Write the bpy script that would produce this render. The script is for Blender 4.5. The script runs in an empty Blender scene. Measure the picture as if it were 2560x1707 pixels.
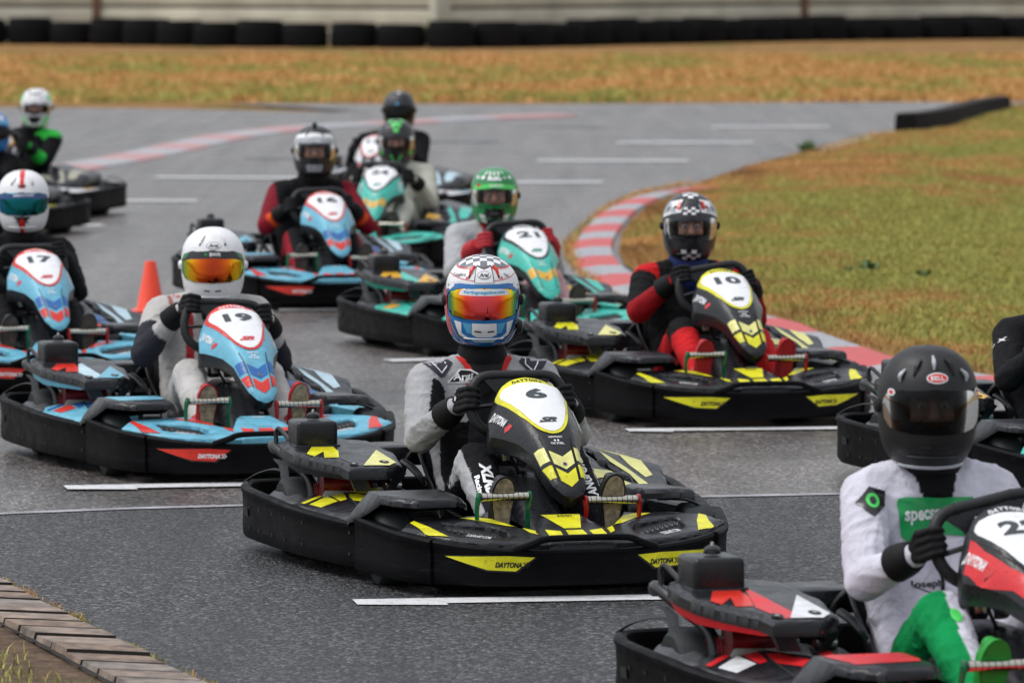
import bpy, bmesh, math, random
import numpy as np
from mathutils import Vector, Matrix, Euler
from mathutils.bvhtree import BVHTree
from mathutils.geometry import tessellate_polygon
random.seed(7); rng = np.random.default_rng(7)
sc = bpy.context.scene
C = sc.collection
R = math.radians

# ------------------------------------------------------------------ camera, sky, sun, exposure
CAM_H, FPX, PITCH = 2.2, 14222.0, math.atan(988.5 / 14222)
cam = bpy.data.objects.new('camera', bpy.data.cameras.new('camera')); C.objects.link(cam)
cam.location = (0, 0, CAM_H); cam.rotation_euler = (math.pi / 2 - PITCH, 0, 0)
cam.data.lens = 200; cam.data.sensor_width = 36; cam.data.clip_start = .5; cam.data.clip_end = 2000
cam.data.dof.use_dof = True; cam.data.dof.focus_distance = 19.6; cam.data.dof.aperture_fstop = 6.2
sc.camera = cam
sc.view_settings.view_transform = 'Standard'; sc.view_settings.look = 'None'
sc.view_settings.exposure = -0.02; sc.view_settings.gamma = 1
w = bpy.data.worlds.new('World'); sc.world = w; w.use_nodes = True
nt = w.node_tree; bg = nt.nodes['Background']
sky = nt.nodes.new('ShaderNodeTexSky'); sky.sky_type = 'NISHITA'; sky.sun_disc = False
SUN_EL, SUN_AZ = R(62), R(-95)
sky.sun_elevation = SUN_EL; sky.sun_rotation = SUN_AZ; sky.air_density = 1; sky.dust_density = 1.0; sky.ozone_density = 1
hs = nt.nodes.new('ShaderNodeHueSaturation'); hs.inputs['Saturation'].default_value = .22
nt.links.new(sky.outputs[0], hs.inputs['Color'])
# overcast: the cloud deck is brightest overhead and darker towards the horizon
gtc = nt.nodes.new('ShaderNodeTexCoord'); gsp = nt.nodes.new('ShaderNodeSeparateXYZ'); nt.links.new(gtc.outputs['Generated'], gsp.inputs[0])
grp = nt.nodes.new('ShaderNodeMapRange'); grp.inputs['From Min'].default_value = 0; grp.inputs['From Max'].default_value = 1; grp.inputs['To Min'].default_value = .9; grp.inputs['To Max'].default_value = 3.0
nt.links.new(gsp.outputs['Z'], grp.inputs[0])
gmx = nt.nodes.new('ShaderNodeVectorMath'); gmx.operation = 'SCALE'; nt.links.new(hs.outputs[0], gmx.inputs[0]); nt.links.new(grp.outputs[0], gmx.inputs['Scale'])
nt.links.new(gmx.outputs[0], bg.inputs[0]); bg.inputs[1].default_value = .105
sun = bpy.data.objects.new('sun', bpy.data.lights.new('sun', 'SUN')); C.objects.link(sun)
sun.data.energy = 1.3; sun.data.angle = R(28); sun.data.color = (1, .97, .93)
sd = Vector((math.sin(SUN_AZ) * math.cos(SUN_EL), math.cos(SUN_AZ) * math.cos(SUN_EL), math.sin(SUN_EL)))
sun.rotation_euler = sd.to_track_quat('Z', 'Y').to_euler()
sc.cycles.use_denoising = True; sc.cycles.max_bounces = 6; sc.cycles.transparent_max_bounces = 8

def at(x, y, z=0):
    """picture point (2352 px wide frame) -> point on the ground plane"""
    x *= 2560 / 2352; y *= 2560 / 2352
    a = (x - 1280) / FPX; b = (853.5 - y) / FPX
    r = (a, math.cos(PITCH) + b * math.sin(PITCH), -math.sin(PITCH) + b * math.cos(PITCH))
    t = (z - CAM_H) / r[2]
    return (r[0] * t, r[1] * t)

# ------------------------------------------------------------------ materials
MATS = {}
def nodes(name):
    m = bpy.data.materials.new(name); m.use_nodes = True
    t = m.node_tree; b = t.nodes['Principled BSDF']; MATS[name] = m
    return m, t, b
def N(t, kind, **kw):
    n = t.nodes.new(kind)
    for k, v in kw.items():
        if k in n.inputs: n.inputs[k].default_value = v
        else: setattr(n, k, v)
    return n
def ramp(t, src, stops, interp='LINEAR'):
    r = t.nodes.new('ShaderNodeValToRGB'); r.color_ramp.interpolation = interp
    e = r.color_ramp.elements
    while len(e) < len(stops): e.new(.5)
    for el, (p, c) in zip(e, stops):
        el.position = p; el.color = (*c, 1) if not isinstance(c, (int, float)) else (c, c, c, 1)
    t.links.new(src, r.inputs[0]); return r
def plain(name, col, rough=.5, metal=0, coat=0, noise=.12, scale=30, bump=0, bscale=200):
    if name in MATS: return MATS[name]
    m, t, b = nodes(name)
    tc = N(t, 'ShaderNodeTexCoord')
    n1 = N(t, 'ShaderNodeTexNoise', Scale=scale, Detail=4.0); t.links.new(tc.outputs['Object'], n1.inputs['Vector'])
    lo = tuple(max(0, c * (1 - noise)) for c in col); hi = tuple(min(1, c * (1 + noise)) for c in col)
    r = ramp(t, n1.outputs[0], [(.3, lo), (.7, hi)]); t.links.new(r.outputs[0], b.inputs['Base Color'])
    rr = ramp(t, n1.outputs[0], [(.3, max(0, rough - .08)), (.7, min(1, rough + .1))]); t.links.new(rr.outputs[0], b.inputs['Roughness'])
    b.inputs['Metallic'].default_value = metal; b.inputs['Coat Weight'].default_value = coat; b.inputs['Coat Roughness'].default_value = .12
    if bump:
        n2 = N(t, 'ShaderNodeTexNoise', Scale=bscale, Detail=3.0); t.links.new(tc.outputs['Object'], n2.inputs['Vector'])
        bp = N(t, 'ShaderNodeBump', Strength=bump, Distance=.002); t.links.new(n2.outputs[0], bp.inputs['Height']); t.links.new(bp.outputs[0], b.inputs['Normal'])
    return m
def wet(name, col, rough=.32, drops=1.0, coat=.08, dirt=.0, scratch=0):
    """plastic or sticker film beaded with rain drops"""
    if name in MATS: return MATS[name]
    m, t, b = nodes(name)
    tc = N(t, 'ShaderNodeTexCoord')
    vo = N(t, 'ShaderNodeTexVoronoi', Scale=120.0, Randomness=1.0); t.links.new(tc.outputs['Object'], vo.inputs['Vector'])
    dr = ramp(t, vo.outputs['Distance'], [(.16, 1), (.34, 0)])
    # only some cells carry a drop
    sep = N(t, 'ShaderNodeSeparateColor'); t.links.new(vo.outputs['Color'], sep.inputs[0])
    gt = N(t, 'ShaderNodeMath', operation='GREATER_THAN'); gt.inputs[1].default_value = .55; t.links.new(sep.outputs[0], gt.inputs[0])
    mu = N(t, 'ShaderNodeMath', operation='MULTIPLY'); t.links.new(dr.outputs[0], mu.inputs[0]); t.links.new(gt.outputs[0], mu.inputs[1])
    bp = N(t, 'ShaderNodeBump', Strength=.55 * drops, Distance=.003); t.links.new(mu.outputs[0], bp.inputs['Height'])
    n1 = N(t, 'ShaderNodeTexNoise', Scale=14.0, Detail=6.0, Roughness=.65); t.links.new(tc.outputs['Object'], n1.inputs['Vector'])
    last = bp
    if scratch:
        mp = N(t, 'ShaderNodeMapping'); mp.inputs['Scale'].default_value = (3, 3, 260); t.links.new(tc.outputs['Object'], mp.inputs[0])
        n3 = N(t, 'ShaderNodeTexNoise', Scale=1.6, Detail=5.0); t.links.new(mp.outputs[0], n3.inputs['Vector'])
        b2 = N(t, 'ShaderNodeBump', Strength=scratch, Distance=.003); t.links.new(n3.outputs[0], b2.inputs['Height']); t.links.new(bp.outputs[0], b2.inputs['Normal']); last = b2
    t.links.new(last.outputs[0], b.inputs['Normal'])
    lo = tuple(c * .8 for c in col); hi = tuple(min(1, c * 1.12) for c in col)
    r = ramp(t, n1.outputs[0], [(.3, lo), (.65, hi)])
    # scuffs: rubbed grey streaks on black plastic, dark rub marks on coloured film
    m5 = N(t, 'ShaderNodeMapping'); m5.inputs['Scale'].default_value = (2.2, 2.2, 26) if scratch else (9, 3.5, 9); t.links.new(tc.outputs['Object'], m5.inputs[0])
    n5 = N(t, 'ShaderNodeTexNoise', Scale=2.3, Detail=9.0, Roughness=.72); t.links.new(m5.outputs[0], n5.inputs['Vector'])
    sf = ramp(t, n5.outputs[0], [(.60, 0), (.72, .8 if scratch else (.25 if sum(col) < .08 else .75))])
    sc_ = (.04, .04, .042) if sum(col) < .08 else (.03, .03, .028)
    mx5 = N(t, 'ShaderNodeMix', data_type='RGBA'); t.links.new(sf.outputs[0], mx5.inputs[0]); t.links.new(r.outputs[0], mx5.inputs[6]); mx5.inputs[7].default_value = (*sc_, 1)
    t.links.new(mx5.outputs[2], b.inputs['Base Color'])
    rr = ramp(t, n1.outputs[0], [(.35, rough), (.7, rough + .22)]); t.links.new(rr.outputs[0], b.inputs['Roughness'])
    b.inputs['Coat Weight'].default_value = coat; b.inputs['Coat Roughness'].default_value = .15
    return m

wet('bumper plastic', (.0045, .0045, .0052), .36, .5, 0, scratch=.35)
wet('body plastic', (.012, .013, .016), .22, 1, .06)
wet('grey plastic', (.06, .063, .07), .4, 1, .05)
for n_, v_ in (('bumper plastic', .07), ('body plastic', .36)): MATS[n_].node_tree.nodes['Principled BSDF'].inputs['Specular IOR Level'].default_value = v_
plain('recess black', (.006, .006, .007), .6)
plain('hole metal', (.35, .35, .36), .35, 1)
plain('tyre rubber', (.018, .022, .023), .7, bump=.4, bscale=300)
plain('rim metal', (.35, .35, .37), .35, 1, noise=.3)
plain('frame steel', (.008, .008, .009), .35, 0, .1, bump=.2)
plain('engine red', (.17, .008, .012), .35, .3, .2, noise=.4)
plain('engine metal', (.22, .22, .2), .4, .9, noise=.5)
plain('pedal green', (.0, .16, .055), .35, 0, .5)
plain('pedal red', (.5, .012, .012), .35, 0, .5)
plain('wheel grip', (.007, .007, .008), .55, bump=.5)
plain('seat shell', (.007, .007, .008), .3, 0, .1)
plain('belt black', (.02, .02, .02), .6)
plain('steel', (.6, .58, .52), .22, 1, noise=.15)
plain('glove black', (.006, .006, .007), .7, bump=.6, bscale=500); MATS['glove black'].node_tree.nodes['Principled BSDF'].inputs['Specular IOR Level'].default_value = .25
plain('helmet liner', (.01, .01, .01), .9)
plain('rubber sole', (.33, .27, .17), .75, noise=.5, scale=60)
plain('skin', (.50, .26, .18), .5, noise=.1)
plain('eye white', (.6, .6, .6), .3); plain('eye dark', (.02, .015, .012), .2); plain('brow', (.05, .03, .02), .8)
def paint(name, col, rough=.2): return plain(name, col, rough, 0, .35, noise=.04)

def pedal_bar_mat():
    m, t, b = nodes('knurled steel')
    tc = N(t, 'ShaderNodeTexCoord'); wv = N(t, 'ShaderNodeTexWave', Scale=17.0); wv.bands_direction = 'X'
    t.links.new(tc.outputs['Object'], wv.inputs['Vector'])
    r = ramp(t, wv.outputs[0], [(.0, (.12, .11, .10)), (.10, (.62, .59, .5))]); t.links.new(r.outputs[0], b.inputs['Base Color'])
    bp = N(t, 'ShaderNodeBump', Strength=.15, Distance=.002); t.links.new(wv.outputs[0], bp.inputs['Height']); t.links.new(bp.outputs[0], b.inputs['Normal'])
    b.inputs['Metallic'].default_value = 1; b.inputs['Roughness'].default_value = .25
pedal_bar_mat()
def cloth_mat():
    m, t, b = nodes('suit cloth')
    at_ = N(t, 'ShaderNodeAttribute'); at_.attribute_name = 'Col'
    tc = N(t, 'ShaderNodeTexCoord')
    n1 = N(t, 'ShaderNodeTexNoise', Scale=9.0, Detail=5.0); t.links.new(tc.outputs['Object'], n1.inputs['Vector'])
    mp = N(t, 'ShaderNodeMapRange'); mp.inputs['From Min'].default_value = .3; mp.inputs['From Max'].default_value = .7; mp.inputs['To Min'].default_value = .82; mp.inputs['To Max'].default_value = 1.08
    t.links.new(n1.outputs[0], mp.inputs[0])
    mx = N(t, 'ShaderNodeVectorMath', operation='SCALE'); t.links.new(at_.outputs['Color'], mx.inputs[0]); t.links.new(mp.outputs[0], mx.inputs['Scale'])
    t.links.new(mx.outputs[0], b.inputs['Base Color'])
    n2 = N(t, 'ShaderNodeTexNoise', Scale=13.0, Detail=3.0, Distortion=1.4); t.links.new(tc.outputs['Object'], n2.inputs['Vector'])
    n3 = N(t, 'ShaderNodeTexNoise', Scale=700.0); t.links.new(tc.outputs['Object'], n3.inputs['Vector'])
    b1 = N(t, 'ShaderNodeBump', Strength=.55, Distance=.02); t.links.new(n2.outputs[0], b1.inputs['Height'])
    b2 = N(t, 'ShaderNodeBump', Strength=.3, Distance=.001); t.links.new(n3.outputs[0], b2.inputs['Height']); t.links.new(b1.outputs[0], b2.inputs['Normal'])
    t.links.new(b2.outputs[0], b.inputs['Normal'])
    b.inputs['Roughness'].default_value = .85; b.inputs['Specular IOR Level'].default_value = .2
cloth_mat()
def visor_mat(name, stops, rough=.06):
    m, t, b = nodes(name)
    lw = N(t, 'ShaderNodeLayerWeight', Blend=.42)
    r = ramp(t, lw.outputs['Facing'], stops); t.links.new(r.outputs[0], b.inputs['Base Color'])
    b.inputs['Metallic'].default_value = 1; b.inputs['Roughness'].default_value = rough
visor_mat('red mirror visor', [(0, (.75, .08, .10)), (.1, (.9, .08, .05)), (.2, (1, .35, .02)), (.3, (.9, .7, .03)), (.42, (.1, .45, .12)), (.58, (.03, .15, .5)), (.8, (.08, .03, .3)), (1, (.05, .05, .1))])
visor_mat('gold mirror visor', [(0, (.5, .06, .02)), (.1, (.8, .16, .02)), (.22, (.9, .4, .02)), (.38, (.75, .6, .03)), (.55, (.2, .6, .08)), (.75, (.02, .35, .4)), (1, (.02, .1, .2))])
visor_mat('blue mirror visor', [(0, (.01, .12, .14)), (.3, (.01, .16, .2)), (.6, (.01, .12, .4)), (1, (.02, .05, .2))])
visor_mat('smoke visor', [(0, .02), (1, .05)], .08)
def clear_visor(name, tint):
    m, t, b = nodes(name)
    out = t.nodes['Material Output']
    tr = N(t, 'ShaderNodeBsdfTransparent'); tr.inputs[0].default_value = (tint, tint, tint * 1.03, 1)
    gl = N(t, 'ShaderNodeBsdfGlossy', Roughness=.05); fr = N(t, 'ShaderNodeFresnel', IOR=1.28)
    mx = N(t, 'ShaderNodeMixShader'); t.links.new(fr.outputs[0], mx.inputs[0]); t.links.new(tr.outputs[0], mx.inputs[1]); t.links.new(gl.outputs[0], mx.inputs[2])
    t.links.new(mx.outputs[0], out.inputs[0])
clear_visor('clear visor', .82); clear_visor('tinted visor', .28)

# ------------------------------------------------------------------ mesh helpers
def catmull(P, n=8, closed=False):
    P = [np.array(p, float) for p in P]; out = []; m = len(P)
    rngs = range(m) if closed else range(m - 1)
    for i in rngs:
        p1, p2 = P[i], P[(i + 1) % m]
        p0 = P[(i - 1) % m] if closed or i > 0 else 2 * p1 - p2
        p3 = P[(i + 2) % m] if closed or i + 2 < m else 2 * p2 - p1
        for j in range(n):
            t = j / n
            out.append(.5 * ((2 * p1) + (-p0 + p2) * t + (2 * p0 - 5 * p1 + 4 * p2 - p3) * t * t + (-p0 + 3 * p1 - 3 * p2 + p3) * t ** 3))
    if not closed: out.append(P[-1])
    return out
class MB:
    def __init__(s): s.v = []; s.f = []; s.m = []; s.mats = []
    def mi(s, name):
        if name not in s.mats: s.mats.append(name)
        return s.mats.index(name)
    def add(s, vs, fs, mat, M=None):
        o = len(s.v); k = s.mi(mat)
        for v in vs:
            v = Vector(v)
            s.v.append(M @ v if M else v)
        for f in fs: s.f.append([i + o for i in f]); s.m.append(k)
    def box(s, c, d, mat, bev=0, M=None, seg=2):
        bm = bmesh.new(); bmesh.ops.create_cube(bm, size=1)
        for v in bm.verts: v.co = Vector((v.co.x * d[0], v.co.y * d[1], v.co.z * d[2]))
        if bev: bmesh.ops.bevel(bm, geom=bm.edges[:], offset=bev, segments=seg, profile=.5, affect='EDGES')
        for v in bm.verts: v.co += Vector(c)
        bm.verts.index_update()
        s.add([v.co.copy() for v in bm.verts], [[v.index for v in f.verts] for f in bm.faces], mat, M); bm.free()
    def tube(s, P, r, mat, n=10, smooth=0, closed=False, cap=True, M=None, flat=1.0):
        if smooth:
            rr = None
            if hasattr(r, '__len__'):
                rr = [float(x[0]) for x in catmull([[x] for x in r], smooth, closed)]
            P = catmull(P, smooth, closed); r = rr if rr else r
        P = [Vector(p) for p in P]; m = len(P)
        if not hasattr(r, '__len__'): r = [r] * m
        vs = []; up = None
        for i in range(m):
            a = P[(i - 1) % m] if closed or i > 0 else P[i]; b = P[(i + 1) % m] if closed or i < m - 1 else P[i]
            t = (b - a).normalized()
            if up is None: up = t.orthogonal().normalized() if abs(t.z) > .9 else (Vector((0, 0, 1)) - t * t.z).normalized()
            else: up = (up - t * up.dot(t)).normalized()
            sd_ = t.cross(up)
            for j in range(n):
                an = 2 * math.pi * j / n
                vs.append(P[i] + (sd_ * math.cos(an) + up * math.sin(an) * flat) * r[i])
        fs = []
        for i in range(m if closed else m - 1):
            for j in range(n):
                a, b = i * n + j, i * n + (j + 1) % n; i2 = (i + 1) % m
                fs.append([a, i2 * n + j, i2 * n + (j + 1) % n, b])
        if cap and not closed: fs.append(list(range(n))); fs.append([(m - 1) * n + j for j in range(n)][::-1])
        s.add(vs, fs, mat, M)
    def lathe(s, prof, mat, n=28, M=None, close=False):
        vs = [(r * math.cos(2 * math.pi * j / n), r * math.sin(2 * math.pi * j / n), z) for r, z in prof for j in range(n)]
        m = len(prof); fs = []
        for i in range(m if close else m - 1):
            for j in range(n):
                i2 = (i + 1) % m
                fs.append([i * n + j, i * n + (j + 1) % n, i2 * n + (j + 1) % n, i2 * n + j])
        s.add(vs, fs, mat, M)
    def build(s, name, parent=None, sharp=38, merge=0):
        me = bpy.data.meshes.new(name)
        me.from_pydata([tuple(v) for v in s.v], [], s.f)
        for n_ in s.mats: me.materials.append(MATS[n_])
        me.polygons.foreach_set('material_index', s.m)
        bm = bmesh.new(); bm.from_mesh(me)
        if merge: bmesh.ops.remove_doubles(bm, verts=bm.verts, dist=merge)
        bmesh.ops.dissolve_degenerate(bm, dist=1e-6, edges=bm.edges)
        bm.to_mesh(me); bm.free()
        me.shade_smooth()
        if sharp: me.set_sharp_from_angle(angle=R(sharp))
        o = bpy.data.objects.new(name, me); C.objects.link(o)
        if parent: o.parent = parent
        return o
def clip_half(P, ax, val, keep_less):
    out = []
    for i in range(len(P)):
        a, b = P[i], P[(i + 1) % len(P)]
        ia = (a[ax] <= val) if keep_less else (a[ax] >= val); ib = (b[ax] <= val) if keep_less else (b[ax] >= val)
        if ia: out.append(a)
        if ia != ib:
            t = (val - a[ax]) / (b[ax] - a[ax]); q = [a[0] + t * (b[0] - a[0]), a[1] + t * (b[1] - a[1])]; q[ax] = val; out.append(tuple(q))
    return out
def tris(poly):
    T = tessellate_polygon([[Vector((p[0], p[1], 0)) for p in poly]])
    return [[poly[i] for i in t] for t in T]
def cells(T, cell):
    """split triangles along a grid"""
    res = []
    for t in T:
        x0, x1 = min(p[0] for p in t), max(p[0] for p in t)
        for i in range(math.floor(x0 / cell), math.floor((x1 - 1e-9) / cell) + 1):
            P = clip_half(clip_half(t, 0, i * cell, False), 0, (i + 1) * cell, True)
            if len(P) < 3: continue
            y0, y1 = min(p[1] for p in P), max(p[1] for p in P)
            for j in range(math.floor(y0 / cell), math.floor((y1 - 1e-9) / cell) + 1):
                Q = clip_half(clip_half(P, 1, j * cell, False), 1, (j + 1) * cell, True)
                if len(Q) < 3: continue
                ar = abs(sum(Q[k][0] * Q[(k + 1) % len(Q)][1] - Q[(k + 1) % len(Q)][0] * Q[k][1] for k in range(len(Q)))) / 2
                if ar > 1e-10: res.append(Q)
    return res
def seg_dist(p, outline):
    p = np.array(p); A = np.array(outline); B = np.roll(A, -1, 0); d = B - A
    t = np.clip(((p - A) * d).sum(1) / np.maximum((d * d).sum(1), 1e-12), 0, 1)
    return np.sqrt((((A + d * t[:, None]) - p) ** 2).sum(1)).min()
def lay(mb, T, S, mat, off, cell=.02, skirt=0, rev=False):
    """lay triangles T (2D) on surface S(u,v,h); optional skirt of that depth round the rim"""
    idx = {}; vs = []; fs = []; cnt = {}
    def vid(p):
        k = (round(p[0], 5), round(p[1], 5))
        if k not in idx:
            q = S(p[0], p[1], off)
            if q is None: return None
            idx[k] = len(vs); vs.append(q)
        return idx[k]
    back = {}
    for Q in cells(T, cell):
        f = [vid(p) for p in Q]
        if None in f: continue
        g_ = [f[i] for i in range(len(f)) if f[i] != f[i - 1]]
        if len(g_) < 3: continue
        ar = sum(Q[k][0] * Q[(k + 1) % len(Q)][1] - Q[(k + 1) % len(Q)][0] * Q[k][1] for k in range(len(Q)))
        if (ar < 0) != rev: g_ = g_[::-1]
        fs.append(g_)
        for i in range(len(g_)):
            e = (g_[i], g_[(i + 1) % len(g_)]); cnt[e] = cnt.get(e, 0) + 1
    if skirt:
        inv = {v: k for k, v in idx.items()}; low = {}
        def lo(i):
            if i not in low: low[i] = len(vs); vs.append(S(inv[i][0], inv[i][1], off - skirt))
            return low[i]
        for (a, b) in list(cnt):
            if (b, a) not in cnt: fs.append([b, a, lo(a), lo(b)])
    mb.add(vs, fs, mat)
_txt = {}
def text2d(s, w=None, h=None, bold=.0, shear=0.0, space=1.0):
    """triangles of a text centred on 0,0, scaled to width w (and height h)"""
    key = (s, bold, shear, space)
    if key not in _txt:
        cu = bpy.data.curves.new('t', 'FONT'); cu.body = s; cu.offset = bold; cu.shear = shear; cu.align_x = 'CENTER'; cu.resolution_u = 3; cu.space_character = space
        o = bpy.data.objects.new('t', cu); C.objects.link(o); bpy.context.view_layer.update()
        me = o.evaluated_get(bpy.context.evaluated_depsgraph_get()).to_mesh()
        me.calc_loop_triangles()
        T = [[(me.vertices[i].co.x, me.vertices[i].co.y) for i in t.vertices] for t in me.loop_triangles]
        bpy.data.objects.remove(o); bpy.data.curves.remove(cu)
        xs = [p[0] for t in T for p in t]; ys = [p[1] for t in T for p in t]
        cx, cy, W, H_ = (min(xs) + max(xs)) / 2, (min(ys) + max(ys)) / 2, max(xs) - min(xs), max(ys) - min(ys)
        _txt[key] = ([[(p[0] - cx, p[1] - cy) for p in t] for t in T], W, H_)
    T, W, H_ = _txt[key]
    sx = w / W if w else h / H_; sy = h / H_ if h else sx
    return [[(p[0] * sx, p[1] * sy) for p in t] for t in T]
def xf(T, dx=0, dy=0, rot=0, fx=1, fy=1):
    c, s_ = math.cos(rot), math.sin(rot)
    return [[(dx + c * p[0] * fx - s_ * p[1] * fy, dy + s_ * p[0] * fx + c * p[1] * fy) for p in t] for t in T]
def xa(T, cx, cy, X, Y): return [[(cx + p[0] * X[0] + p[1] * Y[0], cy + p[0] * X[1] + p[1] * Y[1]) for p in t] for t in T]
def ell(cx, cy, rx, ry, n=20, rot=0):
    return [(cx + rx * math.cos(a) * math.cos(rot) - ry * math.sin(a) * math.sin(rot), cy + rx * math.cos(a) * math.sin(rot) + ry * math.sin(a) * math.cos(rot)) for a in [2 * math.pi * i / n for i in range(n)]]
def mir(P): return [(-x, y) for x, y in P]
def empty(name, loc=(0, 0, 0), rz=0):
    o = bpy.data.objects.new(name, None); C.objects.link(o); o.location = loc; o.rotation_euler = (0, 0, rz); o.empty_display_size = .1
    return o
def tag(o, label=None, cat=None, group=None, kind=None):
    if label: o['label'] = label
    if cat: o['category'] = cat
    if group: o['group'] = group
    if kind: o['kind'] = kind
    return o

# ------------------------------------------------------------------ the kart
# local axes of a kart and its driver: x to the driver's right, y forward, z up
FRONT = [(0, .985), (.2, .975), (.36, .93), (.48, .845), (.558, .72), (.600, .58), (.628, .45), (.648, .36)]
SIDE = [(.575, .50), (.618, .36), (.685, .16), (.75, -.15), (.78, -.45), (.803, -.7), (.798, -.84), (.75, -.95), (.62, -.99), (.4, -1.0), (0, -1.0)]
class Path:
    def __init__(s, P, n=12):
        s.P = np.array(catmull(P, n)); d = np.diff(s.P, axis=0); L = np.hypot(*d.T); s.S = np.concatenate([[0], np.cumsum(L)])
        t = np.gradient(s.P, s.S, axis=0); t /= np.hypot(*t.T)[:, None]; s.Nn = np.stack([-t[:, 1], t[:, 0]], 1)
        if P is FRONT or P is SIDE: pass
    def pt(s, u):
        p = np.array([np.interp(u, s.S, s.P[:, 0]), np.interp(u, s.S, s.P[:, 1])]); n = np.array([np.interp(u, s.S, s.Nn[:, 0]), np.interp(u, s.S, s.Nn[:, 1])])
        return p, n / np.hypot(*n)
PF, PS = Path(FRONT), Path(SIDE)
if PF.pt(.1)[1][1] < 0: PF.Nn *= -1
if PS.pt(.1)[1][0] < 0: PS.Nn *= -1
LF, LS = PF.S[-1], PS.S[-1]
def ztopF(u): return float(np.interp(abs(u), [0, .15, .26, .4, .6, LF - .1, LF], [.166, .166, .172, .182, .203, .228, .236]))
def ztopS(u): return float(np.interp(u, [0, .3, .8, 1.2, 1.5, LS], [.205, .208, .220, .235, .245, .238]))
def front_S(u, z, h):
    p, n = PF.pt(abs(u)); q = p + n * (h + .001)
    return (math.copysign(1, u) * q[0] if u else 0, q[1], z)
def side_S(sg):
    def f(u, z, h):
        p, n = PS.pt(u); q = p + n * (h + .001); return (sg * q[0], q[1], z)
    return f
def band(mb, path, u0, u1, zt, zb, mat, sg=1, thick=.035, grow=0, step=.03, slot=None):
    n = max(2, int((u1 - u0) / step)); us = np.linspace(u0, u1, n + 1); rings = []
    for u in us:
        p, nn = path.pt(abs(u)); sx = sg if u >= 0 else -sg
        t, b = zt(u), zb(u); e = grow
        prof = [(-thick, b), (-.008 + e, b), (e, b + .012), (e, b + .05), (e - .002, (t + b) / 2), (e, t - .05), (e + .001, t - .028), (e + .006, t - .02), (e + .006, t - .008), (e - .002, t), (-.02, t + .001), (-.03, t - .006), (-.034, t - .03)]
        rings.append([(sx * (p[0] + nn[0] * o), p[1] + nn[1] * o, z) for o, z in prof])
    k = len(rings[0]); vs = [v for r in rings for v in r]; fs = []
    for i in range(n):
        for j in range(k): fs.append([i * k + j, i * k + (j + 1) % k, (i + 1) * k + (j + 1) % k, (i + 1) * k + j])
    fs.append(list(range(k))); fs.append([n * k + j for j in range(k)][::-1])
    mb.add(vs, fs, mat)
def panelS(f, outline, r=.007, holes=()):
    outs = [outline, *holes]
    def S(x, y, h):
        d = min(seg_dist((x, y), o) for o in outs)
        drop = r * (1 - math.sqrt(max(0, 1 - (1 - min(d, r * 1.6) / (r * 1.6)) ** 2)))
        return (x, y, f(x, y) - drop + h)
    return S
def tris_h(outline, holes):
    T = tessellate_polygon([[Vector((*p, 0)) for p in o] for o in (outline, *holes)]); allp = [p for o in (outline, *holes) for p in o]
    return [[allp[i] for i in t] for t in T]
fW = lambda x, y: .19 + .15 * (.92 - y)
fC = lambda x, y: .19 + .2 * (.95 - y)
fP = lambda x, y: .21 + .17 * (.72 - abs(x))
fE = lambda x, y: .375 + .09 * (-.30 - y)
fL = lambda x, y: .40 - .26 * max(0, y + .3) - .25 * (-x - .33)
WING = [(.575, .69), (.53, .60), (.48, .57), (.429, .555), (.255, .535), (.175, .70), (.10, .79), (.055, .835), (.07, .93), (.20, .935), (.34, .90), (.45, .835), (.525, .755)]
REC = [(.424, .642), (.404, .625), (.249, .69), (.222, .755), (.234, .83), (.27, .85), (.41, .765)]
W_TRI = [(.528, .625), (.508, .60), (.475, .69), (.440, .825), (.512, .775), (.515, .70)]
W_S1 = [(.342, .575), (.278, .575), (.237, .60), (.169, .715), (.204, .70), (.283, .622)]
W_S2 = [(.160, .735), (.136, .757), (.068, .835), (.085, .88), (.15, .80)]
CEN = [(.118, .80), (.045, .64), (-.115 + .07, .64), (-.118, .80), (-.10, .945), (.10, .945)]
CEN = [(.13, .80), (.075, .63), (-.075, .63), (-.13, .80), (-.12, .945), (.12, .945)]
CEN_Y = [(.07, .64), (-.07, .64), (-.03, .80), (.03, .80)]
CEN_Y2 = [(.03, .82), (-.03, .82), (-.036, .93), (.036, .93)]
POD = [(.70, -.40), (.68, -.47), (.63, -.49), (.556, -.545), (.497, -.54), (.40, -.40), (.34, -.2), (.36, .0), (.42, .12), (.60, .30), (.655, .25), (.685, .067), (.712, -.138)]
POD_A = [[(.691, -.342), (.579, -.472), (.583, -.421), (.689, -.299)], [(.567, -.482), (.501, -.517), (.513, -.438), (.571, -.425)],
         [(.679, -.262), (.587, -.378), (.588, -.2), (.668, -.129)], [(.573, -.383), (.522, -.388), (.556, -.203), (.583, -.189)],
         [(.497, -.441), (.397, -.33), (.449, -.136), (.506, -.377)], [(.519, -.33), (.497, -.286), (.461, -.057), (.384, -.241), (.401, -.07), (.446, -.01), (.509, .05), (.521, -.047), (.552, -.161)]]
ENG = [(.705, -.60), (.69, -.70), (.62, -.76), (.50, -.74), (.36, -.66), (.33, -.40), (.36, -.167), (.43, -.11), (.568, -.118), (.578, -.209), (.648, -.335), (.69, -.46)]
ENG_A = [(.655, -.408), (.585, -.60), (.525, -.60), (.531, -.466), (.526, -.465), (.556, -.323), (.61, -.321), (.585, -.445), (.638, -.355)]
ENG_B = [(.508, -.147), (.39, -.447), (.378, -.19), (.415, -.14)]
ENG_C = [(.50, -.59), (.47, -.16), (.53, -.15), (.558, -.30)]
LP = [(-.29, -.75), (-.285, -.1), (-.30, .15), (-.36, .22), (-.44, .16), (-.53, .05), (-.60, -.08), (-.64, -.3), (-.62, -.72)]
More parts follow.
